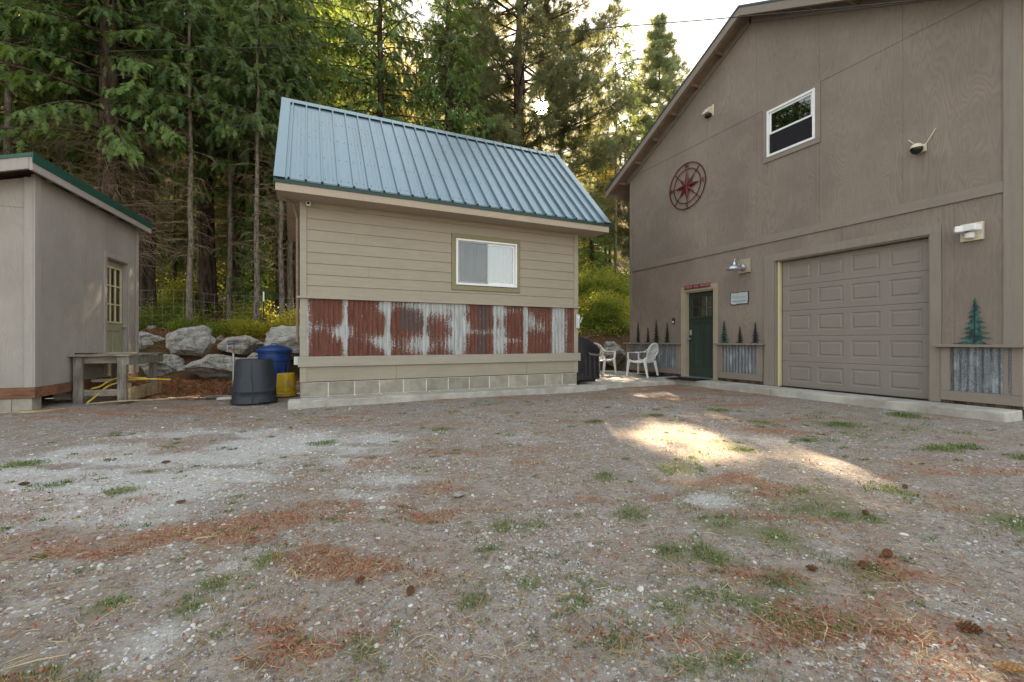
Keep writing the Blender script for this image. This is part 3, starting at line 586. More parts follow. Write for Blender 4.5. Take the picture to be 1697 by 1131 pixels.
# structure behind: core walls, side walls, back, floor, interior
for a, b, c, d in ((GN, GY0, .12, 3.0), (GY1, DY0, .12, 3.0), (DY1, GF, .12, 3.0), (GY0, GY1, GZ1 + .01, 3.0), (DY0, DY1, DZ1 + .01, 3.0), (GN, WY0, 3.0, 5.6), (WY1, GF, 3.0, 5.6), (WY0, WY1, 3.0, WZ0), (WY0, WY1, WZ1, 5.7)):
    GP(MB().box(U + .031, U + .14, a, b, c, d), 'wall_core', M['garage_trim'])
GP(MB().box(U + .001, 15.0, GF - .03, GF, .12, 5.60), 'side_wall', M['garage_wall']); GP(MB().box(U + .001, 15.0, GN, GN + .03, .12, 5.60), 'side_wall', M['garage_wall'])
GP(MB().prism([(15, GN, .12), (15, GF, .12), (15, GF, 5.62), (15, RYc, ridgeZ - .2), (15, GN, 5.62)], (.05, 0, 0)), 'back_wall', M['garage_wall'])
GP(MB().box(U + .15, 14.99, GN + .04, GF - .04, 2.95, 3.05), 'floor_deck', M['interior'])
# corner posts and belly band
GP(MB().box(U - .022, U - .001, GN - .03, GN + .135, .13, 7.0 if 0 else rz(GN) - .02), 'corner_board', M['garage_trim_v'], bevel=.003)
GP(MB().box(U - .004, U + .02, GN - .052, GN - .031, .13, rz(GN) - .06), 'corner_board', M['tan_trim'], bevel=.003)
GP(MB().box(U - .020, U - .001, GF - .07, GF + .01, .13, rz(GF) - .02), 'corner_board', M['garage_trim_v'], bevel=.003)
GP(MB().box(U - .026, U - .001, GN + .137, GF - .072, 2.992, 3.145), 'band_board', M['garage_trim'], bevel=.003)
# roof
RX = 7.95; EY0, EY1 = RYc - 4.42, RYc + 4.42
def rtop(y): return ridgeZ + .07 - slope * abs(y - RYc)
for ye in (EY0, EY1):
    GP(MB().prism([(RX, RYc, rtop(RYc)), (RX, ye, rtop(ye)), (RX, ye, rtop(ye) - .045), (RX, RYc, rtop(RYc) - .045)], (7.4, 0, 0)), 'roof_sheet', M['roofdark'])
    GP(MB().prism([(RX + .012, RYc, rtop(RYc) - .047), (RX + .012, ye, rtop(ye) - .047), (RX + .012, ye, rtop(ye) - .21), (RX + .012, RYc, rtop(RYc) - .21)], (.035, 0, 0)), 'rake_board', M['garage_trim'], bevel=.004)
    GP(MB().prism([(RX + .048, RYc, rtop(RYc) - .075), (RX + .048, ye, rtop(ye) - .075), (RX + .048, ye, rtop(ye) - .10), (RX + .048, RYc, rtop(RYc) - .10)], (7.25, 0, 0)), 'roof_deck', M['soffit'])
    sg = 1 if ye > RYc else -1
    GP(MB().prism([(RX + .049, RYc + sg * .02, rtop(RYc) - .17), (RX + .049, ye - sg * .02, rtop(ye) - .16), (RX + .049, ye - sg * .02, rtop(ye) - .20), (RX + .049, RYc + sg * .02, rtop(RYc) - .21)], (.05, 0, 0)), 'rake_board', M['soffit'])
    GP(MB().prism([(U - .045, RYc + sg * .03, rtop(RYc) - .10), (U - .045, ye - sg * .55, rtop(ye - sg * .55) - .10), (U - .045, ye - sg * .55, rtop(ye - sg * .55) - .26), (U - .045, RYc + sg * .03, rtop(RYc) - .26)], (.035, 0, 0)), 'frieze_board', M['garage_trim'])
    for k in range(1, 7):
        y = RYc + sg * k * .66; zt = rtop(y) - .102
        GP(MB().bar((RX + .10, y, zt - .05), (U - .046, y, zt - .05), .04, .09, up=(0, sg * slope, 1)), 'lookout', M['soffit'])
    GP(MB().box(RX + .05, 15.2, min(ye, ye - sg * .03), max(ye, ye - sg * .03), rtop(ye) - .20, rtop(ye) - .05), 'eave_fascia', M['garage_trim'])
# garage door
GP(frame(MB(), 0, 1, 0, 1, .1, 0, .1), 'x', None) if 0 else None
def yframe(y0, y1, z0, z1, w, x0, x1, bottom=False):
    mb = MB(); mb.box(x0, x1, y0, y0 + w, z0, z1 - w); mb.box(x0, x1, y1 - w, y1, z0, z1 - w); mb.box(x0, x1, y0, y1, z1 - w, z1)
    if bottom: mb = MB(); mb.box(x0, x1, y0, y0 + w, z0 + w, z1 - w); mb.box(x0, x1, y1 - w, y1, z0 + w, z1 - w); mb.box(x0, x1, y0, y1, z1 - w, z1); mb.box(x0, x1, y0, y1, z0, z0 + w)
    return mb
for a, b, c, d in ((GY0 - .13, GY0, .135, GZ1), (GY1, GY1 + .21, .135, GZ1), (GY0 - .13, GY1 + .21, GZ1, GZ1 + .14)):
    GP(MB().box(U - .026, U - .001, a, b - .001, c, d), 'door_trim', M['garage_trim_v'], bevel=.003)
GP(MB().box(U, U + .20, GY1 - .02, GY1 - .001, .13, GZ1), 'door_jamb', M['garage_trim_v'])
GP(MB().box(U + .05, U + .12, GY1 - .062, GY1 - .022, .13, GZ1 - .002), 'door_stop', M['cream'], bevel=.003)
GP(MB().box(U + .0, U + .20, GY0 + .001, GY0 + .02, .13, GZ1), 'door_jamb', M['garage_trim_v'])
GP(MB().box(U + .0, U + .20, GY0 + .021, GY1 - .063, GZ1 - .02, GZ1 - .001), 'door_header', M['garage_trim'])
gd = empty('garage_door', (U + .13 - U, GY0 - GN, .0)); gd.parent = gar
gy0, gy1 = GY0 + .022, GY1 - .064; H = (GZ1 - .022 - .135) / 5
igd = Matrix.Translation((-(U + .13), -GY0, -.12))
for r in range(5):
    z0 = .136 + r * H; z1 = z0 + H - .002; mb = MB(); xf = U + .13
    # ring of flats around 4 raised panels
    ys = [gy0]; pw = (gy1 - gy0 - .12 * 5 + .0) / 4; pan = []
    for c in range(4):
        a = gy0 + .12 + c * (pw + .12); pan.append((a, a + pw))
    zp0, zp1 = z0 + .11, z1 - .085
    if r == 4: pass
    def q(y0, y1, za, zb, x=xf): mb.add([(x, y0, za), (x, y1, za), (x, y1, zb), (x, y0, zb)], [(3, 2, 1, 0)])
    q(gy0, gy1, z0 + .012, zp0); q(gy0, gy1, zp1, z1 - .012); e = gy0
    mb.add([(xf, gy0, z0 + .012), (xf, gy1, z0 + .012), (xf + .006, gy1, z0), (xf + .006, gy0, z0)], [(0, 1, 2, 3)])
    mb.add([(xf, gy0, z1 - .012), (xf, gy1, z1 - .012), (xf + .006, gy1, z1), (xf + .006, gy0, z1)], [(3, 2, 1, 0)])
    mb.box(xf + .013, xf + .04, gy0, gy1, z0, z1)
    for (a, b) in pan + [(gy1, gy1)]:
        q(e, a, zp0, zp1); e = b
    for a, b in pan:
        def ring(d0, x0, d1, x1):
            A = [(x0, a + d0, zp0 + d0), (x0, b - d0, zp0 + d0), (x0, b - d0, zp1 - d0), (x0, a + d0, zp1 - d0)]
            B = [(x1, a + d1, zp0 + d1), (x1, b - d1, zp0 + d1), (x1, b - d1, zp1 - d1), (x1, a + d1, zp1 - d1)]
            mb.add(A + B, [(k, 4 + k, 4 + (k + 1) % 4, (k + 1) % 4) for k in range(4)])
        ring(0, xf, .012, xf + .009); ring(.012, xf + .009, .034, xf + .009); ring(.034, xf + .009, .050, xf - .001)
        q(a + .050, b - .050, zp0 + .050, zp1 - .050, xf - .001)
        if r == 4 and a == pan[1][0]: pass
    o = mb.build('door_section', M['gdoor'], gd, M=igd)
MB().box(U + .10, U + .13, gy0, gy1, .129, .137).build('bottom_seal', M['black'], gd, M=igd)
# entry door
for a, b, c, d in ((DY0 - .115, DY0, .135, DZ1), (DY1, DY1 + .115, .135, DZ1), (DY0 - .115, DY1 + .115, DZ1, DZ1 + .115)):
    GP(MB().box(U - .028, U - .001, a, b - .001, c, d), 'door_casing', M['tan_trim'], bevel=.004)
GP(MB().box(U, U + .16, DY1 - .03, DY1 - .001, .15, DZ1 - .001), 'door_jamb', M['tan_trim']); GP(MB().box(U, U + .16, DY0 + .001, DY0 + .03, .15, DZ1 - .001), 'door_jamb', M['tan_trim'])
GP(MB().box(U, U + .16, DY0 + .031, DY1 - .031, DZ1 - .03, DZ1 - .001), 'door_header', M['tan_trim'])
GP(MB().box(U - .06, U + .2, DY0 - .05, DY1 + .05, .131, .165), 'door_sill', M['zinc'], bevel=.005)
edx = U + .09; ey0, ey1, ez0, ez1 = DY0 + .032, DY1 - .032, .168, DZ1 - .032
ed_ = empty('entry_door', (edx - U, ey0 - GN, ez0 - .12)); ed_.parent = gar; ie = Matrix.Translation((-edx, -ey0, -ez0))
ew = ey1 - ey0; eh = ez1 - ez0
mb = MB(); st_ = .115
lz0 = ez0 + eh * .715; lz1 = ez1 - .11
mb.box(edx, edx + .045, ey0, ey0 + st_, ez0, ez1); mb.box(edx, edx + .045, ey1 - st_, ey1, ez0, ez1)
mb.box(edx, edx + .045, ey0 + st_, ey1 - st_, ez0, ez0 + .22); mb.box(edx, edx + .045, ey0 + st_, ey1 - st_, lz1, ez1); mb.box(edx, edx + .045, ey0 + st_, ey1 - st_, lz0 - .15, lz0)
ym = (ey0 + ey1) / 2; mb.box(edx, edx + .045, ym - .045, ym + .045, ez0 + .22, lz0 - .15)
mb.build('leaf_frame', M['door_green'], ed_, bevel=.004, M=ie)
for a, b in ((ey0 + st_, ym - .045), (ym + .045, ey1 - st_)):
    m2 = MB(); m2.box(edx + .014, edx + .03, a + .0005, b - .0005, ez0 + .2205, lz0 - .1505); m2.box(edx + .008, edx + .0135, a + .035, b - .035, ez0 + .255, lz0 - .185); m2.build('door_panel', M['door_green'], ed_, bevel=.003, M=ie)
MB().box(edx - .028, edx - .001, ey0 + .05, ey1 - .05, lz0 - .045, lz0 - .015).build('shelf_moulding', M['door_green'], ed_, bevel=.003, M=ie)
wyy = (ey1 - ey0 - 2 * st_ - .04) / 3; hz = (lz1 - lz0 - .02) / 2
for i in range(3):
    for j in range(2):
        a = ey0 + st_ + i * (wyy + .02); c = lz0 + j * (hz + .02)
        MB().box(edx + .02, edx + .024, a + .001, a + wyy - .001, c + .001, c + hz - .001).build('pane', M['glass_clear'], ed_, M=ie)
mb = MB()
for i in (1, 2): a = ey0 + st_ + i * (wyy + .02) - .02; mb.box(edx + .008, edx + .036, a, a + .02, lz0, lz1)
for i in range(3): a = ey0 + st_ + i * (wyy + .02); mb.box(edx + .009, edx + .035, a + .0005, a + wyy - .0005, lz0 + hz, lz0 + hz + .02)
mb.build('muntin', M['door_green'], ed_, M=ie)
MB().box(edx + .30, edx + .31, ey0, ey1, lz0 - .2, lz1 + .1).build('door_blind', M['soffit'], ed_, M=ie)
kb = MB().lathe([(.012, 0), (.014, .03), (.030, .045), (.034, .065), (.026, .082), (0.002, .086)], n=18); kb.build('door_knob', M['steel'], ed_, True, M=ie @ Matrix.Translation((edx - .001, ey1 - .065, 1.07)) @ Matrix.Rotation(R(-90), 4, 'Y'))
MB().box(edx - .03, edx - .001, ey1 - .098, ey1 - .034, 1.16, 1.29).build('keypad_lock', M['steel'], ed_, bevel=.01, M=ie)
# upstairs window (single hung), white vinyl
for a, b, c, d in ((WY0 - .085, WY0, WZ0, WZ1), (WY1, WY1 + .085, WZ0, WZ1), (WY0 - .085, WY1 + .085, WZ1, WZ1 + .075), (WY0 - .085, WY1 + .085, WZ0 - .095, WZ0)):
    GP(MB().box(U - .024, U - .001, a, b - .001, c, d - .001), 'window_trim', M['garage_trim'], bevel=.003)
def yfr(y0, y1, z0, z1, w, x0, x1): return yframe(y0, y1, z0, z1, w, x0, x1, True)
gw = GP(yfr(WY0, WY1, WZ0, WZ1, .045, U - .036, U + .05), 'window', M['vinyl'], bevel=.004); zm = (WZ0 + WZ1) / 2
yfr(WY0 + .047, WY1 - .047, zm - .02, WZ1 - .047, .035, U - .012, U + .014).build('sash', M['vinyl'], gw, bevel=.003, M=ig)
yfr(WY0 + .047, WY1 - .047, WZ0 + .047, zm + .018, .038, U + .016, U + .040).build('sash', M['vinyl'], gw, bevel=.003, M=ig)
MB().box(U + .0, U + .003, WY0 + .083, WY1 - .083, zm + .016, WZ1 - .083).build('pane', M['glass_dark'], gw, M=ig)
MB().box(U + .027, U + .030, WY0 + .086, WY1 - .086, WZ0 + .086, zm - .021).build('pane', M['glass_dark'], gw, M=ig)
MB().box(U - .002, U + .001, WY0 + .048, WY1 - .048, WZ0 + .048, zm - .022).build('insect_screen', M['screen'], gw, M=ig)
MB().box(U + .3, U + .31, WY0 - .2, WY1 + .2, WZ1 - .3, WZ1).build('blind', M['soffit'], gw, M=ig)
# vent hood
GP(MB().prism([(U - .001, 7.10, 6.22), (U - .001, 7.10, 6.40), (U - .05, 7.10, 6.38), (U - .15, 7.10, 6.26), (U - .15, 7.10, 6.235)], (0, .17, 0)), 'vent_hood', M['beige_plastic'], bevel=.006)
GP(MB().box(U - .012, U - .001, 7.06, 7.10, 6.17, 6.42), 'vent_flange', M['beige_plastic'])
GP(MB().box(U - .09, U - .001, 7.12, 7.25, 6.17, 6.218), 'vent_flap', M['interior'])
# wainscots
def wains(y0, y1, zb, post=.1, far_post=True, lap0=.03, lap1=.03):
    x = U - .001; w = empty('wainscot', (0, y0 - GN, zb - .12)); w.parent = gar; iw = Matrix.Translation((-U, -y0, -zb))
    MB().box(x - .135, x, y0 - lap0, y1 + lap1, .935, .972).build('ledge_board', M['garage_trim'], w, bevel=.004, M=iw)
    MB().box(x - .055, x, y0 + .001, y1 - .001, zb, zb + .135).build('bottom_board', M['garage_trim'], w, bevel=.004, M=iw)
    for a, b in ((y0, y0 + post), (y1 - post, y1)):
        MB().box(x - .048, x, a, b, zb + .137, .933).build('post_board', M['garage_trim_v'], w, bevel=.004, M=iw)
    a, b = y0 + post + .001, y1 - post - .001; n = int((b - a) / .009); ys = np.linspace(a, b, n); zs = np.array([zb + .137, .933])
    Y_, Z_ = np.meshgrid(ys, zs); X_ = x - .015 - .009 * np.cos(2 * math.pi * Y_ / .0762); P = np.stack([X_.ravel() - U, Y_.ravel() - y0, Z_.ravel() - zb], -1)
    i_ = np.arange(2 * n).reshape(2, n); F = np.stack([i_[:-1, 1:], i_[:-1, :-1], i_[1:, :-1], i_[1:, 1:]], -1).reshape(-1, 4)
    obj('corrugated_sheet', arr_mesh('corrugated_sheet', P, F, M['galv'], None, True), w)
    MB().box(x - .008, x - .001, y0 + post, y1 - post, zb + .137, .933).build('backing', M['interior'], w, M=iw) if 0 else None
    MB().box(x - .03, x - .002, y0 + .01, y1 - .01, .131, zb - .002).build('sill_plate', M['bark'], w, M=iw) if zb > .17 else None
wains(8.02, 10.05, .20, .13); wains(5.87, 6.94, .20, .13, lap0=.06); wains(GN - .05, 3.115, .175, .10, lap0=.1, lap1=.06)

# ---- things hung on the garage wall
def wall_thing(name, y, z, label, cat, group=None, dx=.002):
    e = empty(name, (U - dx, y, z)); tag(e, label, cat, group); return e
# local frame: x outwards is -x, y along wall
def arttree(name, y, z, h, w, seed, m, label, group):
    r = random.Random(seed); L_, R_ = [], []; n = 9
    for i in range(n):
        t0 = i / n; t1 = (i + .75) / n; wd = w / 2 * (1 - t1) ** .85 + .006
        zt = h * (1 - t0 * .98)
        top = h * (1 - i / n); tip = h * (1 - (i + 1) / n)
        f_ = w / 2 * ((i + 1) / n) ** .95
        for S in (L_, R_):
            k = f_ * r.uniform(.72, 1.12); dz = r.uniform(-.010, .012)
            S += [(f_ * .22, top - h / n * .30), (k * .7, tip + h / n * .10 + dz), (k, tip - h / n * .06 + dz), (k * .62, tip - h / n * .10 + dz), (f_ * .30, tip + h / n * .05)]
    L_ = [(-a, b) for a, b in L_]; pts = [(0, h)] + R_ + [(.012, 0), (-.012, 0)] + L_[::-1]
    e = wall_thing(name, y, z, label, 'wall art', group, .03)
    bm = bmesh.new(); vs = [bm.verts.new((0, -a, b)) for a, b in pts]; f = bm.faces.new(vs); ge = bmesh.ops.extrude_face_region(bm, geom=[f]); bmesh.ops.translate(bm, verts=[v for v in ge['geom'] if isinstance(v, bmesh.types.BMVert)], vec=(.004, 0, 0))
    bmesh.ops.recalc_face_normals(bm, faces=bm.faces); bmesh.ops.triangulate(bm, faces=[f_ for f_ in bm.faces if len(f_.verts) > 4])
    me = bpy.data.meshes.new('cutout'); bm.to_mesh(me); bm.free(); me.materials.append(m); obj('cutout', me, e)
    MB().bar((-.003, 0, .02), (-.003, 0, h * .93), .006, .010, up=(0, 1, 0)).build('trunk_rib', M['dark_art'], e)
    MB().box(.005, .028, -.008, .008, .0, .03).build('standoff', M['black_metal'], e)
for a in (('wall_tree_art', 9.56, .985, .58, .27, 1, M['dark_art'], 'dark metal pine tree cutout farthest from the green door, above the far wainscot'),
          ('wall_tree_art', 9.17, .985, .42, .22, 2, M['dark_art'], 'smallest dark metal pine tree cutout of the four left of the green door'),
          ('wall_tree_art', 8.86, .985, .62, .30, 3, M['dark_art'], 'tallest dark metal pine tree cutout of the four left of the green door'),
          ('wall_tree_art', 8.47, .985, .53, .26, 4, M['dark_art'], 'dark metal pine tree cutout nearest the keypad, left of the green door'),
          ('wall_tree_art', 6.775, .985, .50, .32, 5, M['teal_art'], 'teal metal pine tree cutout right beside the green door, under the lettered plaque'),
          ('wall_tree_art', 6.385, .985, .35, .22, 6, M['dark_art'], 'smallest metal pine tree cutout of the three right of the green door'),
          ('wall_tree_art', 6.03, .985, .43, .26, 7, M['dark_art'], 'dark metal pine tree cutout nearest the garage door trim, left of it'),
          ('wall_tree_art', 2.765, .985, .64, .46, 8, M['teal_art'], 'large teal metal pine tree cutout right of the garage door')):
    arttree(*a, 'metal pine trees on the garage wall')
# compass rose
cr = wall_thing('compass_wall_art', 7.82, 4.79, 'round dark red metal compass rose hung below the gable', 'wall art', dx=.035); RC = .56
def ringmesh(r0, r1, n=56, th=.012):
    mb = MB(); vs = []
    for k in range(n):
        a = 2 * math.pi * k / n
        for r in (r0, r1): 
            for x in (-th / 2, th / 2): vs.append((x, r * math.cos(a), r * math.sin(a)))
    fs = []
    for k in range(n):
        a, b = 4 * k, 4 * ((k + 1) % n); fs += [(a, b, b + 2, a + 2), (a + 3, b + 3, b + 1, a + 1), (a + 2, b + 2, b + 3, a + 3), (a + 1, b + 1, b, a)]
    return mb.add(vs, fs)
ringmesh(RC - .022, RC).build('outer_ring', M['red_art'], cr); ringmesh(.40, .418).build('inner_ring', M['red_art'], cr)
for k in range(8):
    a = math.pi / 4 * k; long = k % 2 == 0; L2 = .40 if long else .40; wd = .060 if long else .05
    c_, s_ = math.cos(a), math.sin(a); base = .16 if long else .14; tip = Vector((-.004, c_ * L2, s_ * L2)); bl = Vector((-.004, c_ * base * .55 - s_ * wd, s_ * base * .55 + c_ * wd)); br = Vector((-.004, c_ * base * .55 + s_ * wd, s_ * base * .55 - c_ * wd)); ce = Vector((-.03, 0, 0)) if long else Vector((-.02, 0, 0)); mid = Vector((-.022, c_ * base * .5, s_ * base * .5))
    MB().add([ce, bl, tip, br, mid + Vector((-.004, 0, 0)), Vector((.0, 0, 0))], [(0, 4, 1), (1, 4, 2), (4, 3, 2), (0, 3, 4), (5, 1, 2), (5, 2, 3)]).build('star_point', M['red_art'], cr)
    if long: continue
    MB().bar((0, c_ * .36, s_ * .36), (0, c_ * .55, s_ * .55), .016, .012, up=(1, 0, 0)).build('spoke', M['red_art'], cr)
def text(parent, body, size, loc, m, name='lettering', ext=.0015):
    cu = bpy.data.curves.new(name, 'FONT'); cu.body = body; cu.size = size; cu.extrude = ext; cu.align_x = 'CENTER'; cu.align_y = 'CENTER'; cu.resolution_u = 3
    o = bpy.data.objects.new(name, cu); col.objects.link(o)
    dg = bpy.context.evaluated_depsgraph_get(); me = bpy.data.meshes.new_from_object(o.evaluated_get(dg)); me.name = name; bpy.data.objects.remove(o)
    me.transform(Matrix(((0, 0, -1, 0), (-1, 0, 0, 0), (0, 1, 0, 0), (0, 0, 0, 1)))); me.materials.clear(); me.materials.append(m)
    q = obj(name, me, parent, loc); return q
for ch, ay, az in (('N', 0, .478), ('S', 0, -.478), ('E', -.478, 0), ('W', .478, 0)): text(cr, ch, .13, (-.002, ay, az), M['red_art'], 'letter', .006)
# red sign over entry door
sg_ = wall_thing('door_sign', 7.51, 2.27, 'narrow dark red sign with faded pink words on the casing over the green door', 'sign', dx=.034)
MB().box(-.018, 0, -.385, .385, 0, .088).build('board', M['red_sign'], sg_, bevel=.003)
text(sg_, 'GUESTS  ARE  FRIENDS', .078, (-.020, 0, .044), M['pink_ink'])
# welcome plaque
pq = wall_thing('plaque', 6.41, 1.80, 'rough-edged pale grey plaque with lettering beside the green door', 'sign', dx=.002)
r_ = random.Random(5); pts = []
for i in range(9): pts.append((-.215 + .43 * i / 8, r_.uniform(-.008, .008)))
for i in range(1, 6): pts.append((.215 + r_.uniform(-.008, .008), .27 * i / 6))
for i in range(9): pts.append((.215 - .43 * i / 8, .27 + r_.uniform(-.008, .008)))
for i in range(1, 6): pts.append((-.215 + r_.uniform(-.008, .008), .27 - .27 * i / 6))
MB().prism([(-.014, a, b) for a, b in pts], (.014, 0, 0)).build('slate', M['black_metal'], pq)
MB().prism([(-.017, a * .93, .135 + (b - .135) * .90) for a, b in pts], (.0025, 0, 0)).build('face', M['sign_face'], pq)
text(pq, 'Welcome', .085, (-.0185, 0, .165), M['ink_pale']); text(pq, 'Timber Fox Ranch', .044, (-.0185, 0, .075), M['ink']); text(pq, 'est. 2009', .026, (-.0185, 0, .035), M['ink_pale'])
# keypad/doorbell
kp = wall_thing('doorbell', 8.26, 1.52, 'small dark doorbell mounted left of the green entry door', 'doorbell')
MB().box(-.03, 0, -.035, .035, -.065, .075).build('case', M['black_metal'], kp, bevel=.01); MB().lathe([(.022, 0), (.02, .004)], n=16).build('button', M['vinyl'], kp, M=Matrix.Translation((-.031, 0, -.02)) @ Matrix.Rotation(R(-90), 4, 'Y'))
# barn light
bl_ = wall_thing('barn_light', 6.28, 2.56, 'galvanised gooseneck barn light between the green door and the garage door', 'lamp')
MB().box(-.045, 0, -.14, .14, -.10, .19).build('mounting_board', M['tan_trim'], bl_, bevel=.004)
MB().lathe([(.075, 0), (.075, .03), (.06, .06), (.02, .075)], n=24).build('canopy', M['zinc'], bl_, True, M=Matrix.Translation((-.046, 0, .02)) @ Matrix.Rotation(R(-90), 4, 'Y'))
MB().tube([(-.115, 0, .03), (-.15, 0, .10), (-.20, .0, .185), (-.27, 0, .20), (-.32, 0, .16), (-.33, 0, .09)], .010, 8).build('gooseneck', M['zinc'], bl_, True)
MB().lathe([(.145, -.055), (.15, -.045), (.13, -.005), (.085, .03), (.04, .05), (.033, .10), (.018, .105)], c=(-.33, 0, 0), n=32, cap=False).build('shade', M['zinc'], bl_, True)
MB().lathe([(.03, -.06), (.038, -.02), (.02, .03)], c=(-.33, 0, 0), n=16).build('bulb', M['vinyl'], bl_, True)
# motion light
ml = wall_thing('floodlight', 2.79, 2.48, 'white twin-head motion floodlight right of the garage door', 'lamp')
MB().box(-.05, 0, -.115, .115, -.07, .17).build('mounting_board', M['beige_plastic'], ml, bevel=.004)
for yy, rot in ((.10, 25), (-.06, -12)):
    MB().box(-.16, -.02, -.075, .075, -.035, .05).build('lamp_head', M['vinyl'], ml, bevel=.012, M=Matrix.Translation((-.075, yy, .075)) @ Matrix.Rotation(R(rot), 4, 'Z'))
MB().lathe([(.045, 0), (.055, .02), (.055, .07), (.04, .08)], n=20).build('sensor', M['vinyl'], ml, True, M=Matrix.Translation((-.11, .0, -.045)))
MB().bar((-.05, 0, .03), (-.12, 0, .05), .05, .05).build('arm', M['vinyl'], ml)
# dome camera
dc = wall_thing('security_camera', 3.33, 3.90, 'white and black dome security camera with two antennas above the garage door', 'camera', 'outdoor cameras')
MB().box(-.05, 0, -.045, .045, -.05, .06).build('wall_bracket', M['beige_plastic'], dc, bevel=.008)
MB().lathe([(.035, .065), (.06, .05), (.075, .02), (.078, 0)], c=(-.125, .03, 0), n=24).build('hood', M['beige_plastic'], dc, True)
MB().lathe([(.076, -.001), (.074, -.03), (.055, -.065), (.025, -.085), (.002, -.088)], c=(-.125, .03, 0), n=24).build('lens_dome', M['black'], dc, True)
MB().bar((-.06, .02, .02), (-.125, .03, .02), .06, .05).build('arm', M['beige_plastic'], dc)
MB().tube([(-.03, .05, .05), (-.05, .16, .19)], .007, 8).build('antenna', M['beige_plastic'], dc); MB().tube([(-.03, -.04, .05), (-.03, -.155, .24)], .007, 8).build('antenna', M['beige_plastic'], dc)

# ================================================================== LEFT SHED
O = Vector((-3.30, 7.87, .27)); ang = math.atan2(-.079, .9968)   # local +y runs along the side wall, local -x is the front face
ls = empty('tool_shed', O, ang); tag(ls, 'grey-taupe plywood shed with green-edged roof and sage door at the left edge', 'shed')
def LP(mb, name, m, parent=None, **k): return mb.build(name, m, parent or ls, **k)
SL = 2.97; ZT = 2.95   # side wall top (local)
dY0, dY1, dZ0, dZ1 = 1.80, 2.57, .16, 2.19
# side wall (x=0 plane, outward +x); panels
for y0, y1, z0, z1 in ((0.0, 1.20, .14, ZT), (1.203, dY0, .14, ZT), (dY1, SL, .14, ZT), (dY0 + .002, dY1 - .002, dZ1, ZT)):
    LP(MB().box(-.03, 0, y0, y1 - .001, z0, z1), 'wall_panel', M['left_wall'])
# front wall (y=0 plane outward -y), top follows the slope down to -x
rs = .27
for x0, x1 in ((-1.22, -.031), (-2.44, -1.223), (-3.6, -2.443)):
    LP(MB().prism([(x0, .0, .14), (x1, .0, .14), (x1, .0, ZT - .03 + rs * x1), (x0, .0, ZT - .03 + rs * x0)], (0, .03, 0)), 'wall_panel', M['left_wall'])
for zz in (2.50,):
    LP(MB().box(-3.6, -.09, -.008, -.001, zz, zz + .012), 'seam_strip', M['left_wall'])
LP(MB().box(-3.6, -.031, SL - .03, SL, .14, 1.9), 'back_wall', M['left_wall']); LP(MB().prism([(-3.6, SL - .03, 1.9), (-.031, SL - .03, 1.9), (-.031, SL - .03, ZT - .03), (-3.6, SL - .03, ZT - 1.0)], (0, .03, 0)), 'back_wall', M['left_wall'])
LP(MB().box(-3.6, -.031, .031, SL - .031, .10, .14), 'floor', M['interior']); LP(MB().box(-3.63, -3.6, 0, SL, .1, 1.95), 'end_wall', M['left_wall'])
LP(MB().box(-.09, -.0, -.022, -.001, .14, ZT - .05), 'corner_board', M['left_trim'], bevel=.003); LP(MB().box(.001, .022, -.022, .095, .14, ZT - .0), 'corner_board', M['left_trim'], bevel=.003)
LP(MB().box(.001, .022, SL - .09, SL + .01, .14, ZT), 'corner_board', M['left_trim'], bevel=.003)
LP(MB().box(-3.6, .018, -.022, .0, .0, .138), 'skirt_board', M['skirt'], bevel=.004); LP(MB().box(-.022, .018, .001, SL, .0, .138), 'skirt_board', M['skirt'], bevel=.004)
for x, y in ((-.20, .0), (-.20, 1.3), (-.20, 2.6), (-1.6, 0), (-3.1, 0)):
    LP(MB().box(x - .02, x + .18, y, y + .19, -.30, -.003), 'pier_block', M['block'], bevel=.005); LP(MB().box(x - .245, x - .025, y, y + .19, -.30, -.004), 'pier_block', M['block'], bevel=.005)
# door
for a, b, c, d in ((dY0 - .085, dY0, .14, dZ1), (dY1, dY1 + .085, .14, dZ1), (dY0 - .085, dY1 + .085, dZ1, dZ1 + .085)):
    LP(MB().box(.001, .024, a, b - .001, c, d), 'door_casing', M['left_trim'], bevel=.003)
LP(MB().box(-.14, 0, dY1 - .02, dY1 - .001, dZ0, dZ1 - .001), 'door_jamb', M['left_trim']); LP(MB().box(-.14, 0, dY0 + .001, dY0 + .02, dZ0, dZ1 - .001), 'door_jamb', M['left_trim']); LP(MB().box(-.14, 0, dY0 + .021, dY1 - .021, dZ1 - .02, dZ1 - .001), 'door_header', M['left_trim'])
LP(MB().box(-.14, .04, dY0 + .0, dY1, .141, .165), 'door_sill', M['cream'])
dr = empty('door', (-.075, dY0 + .022, dZ0 + .01)); dr.parent = ls; dw = dY1 - dY0 - .044; dh = dZ1 - dZ0 - .035
zA = dh * .46; mb = MB()
mb.box(-.02, .02, 0, .11, 0, dh); mb.box(-.02, .02, dw - .11, dw, 0, dh); mb.box(-.02, .02, .11, dw - .11, 0, .2); mb.box(-.02, .02, .11, dw - .11, zA - .16, zA); mb.box(-.02, .02, .11, dw - .11, dh - .12, dh); mb.box(-.02, .02, dw / 2 - .04, dw / 2 + .04, .2, zA - .16)
LP(mb, 'leaf_frame', M['sage'], dr, bevel=.003)
for a, b in ((.11, dw / 2 - .04), (dw / 2 + .04, dw - .11)):
    LP(MB().box(-.012, .008, a + .0005, b - .0005, .2005, zA - .1605).box(.009, .015, a + .03, b - .03, .23, zA - .19), 'door_panel', M['sage'], dr, bevel=.003)
LP(yframe(.085, dw - .085, zA - .02, dh - .10, .03, .0205, .032, True), 'lite_frame', M['cream'], dr, bevel=.003)
pw = (dw - .22 - .04) / 3; ph = (dh - .12 - zA - .04) / 3
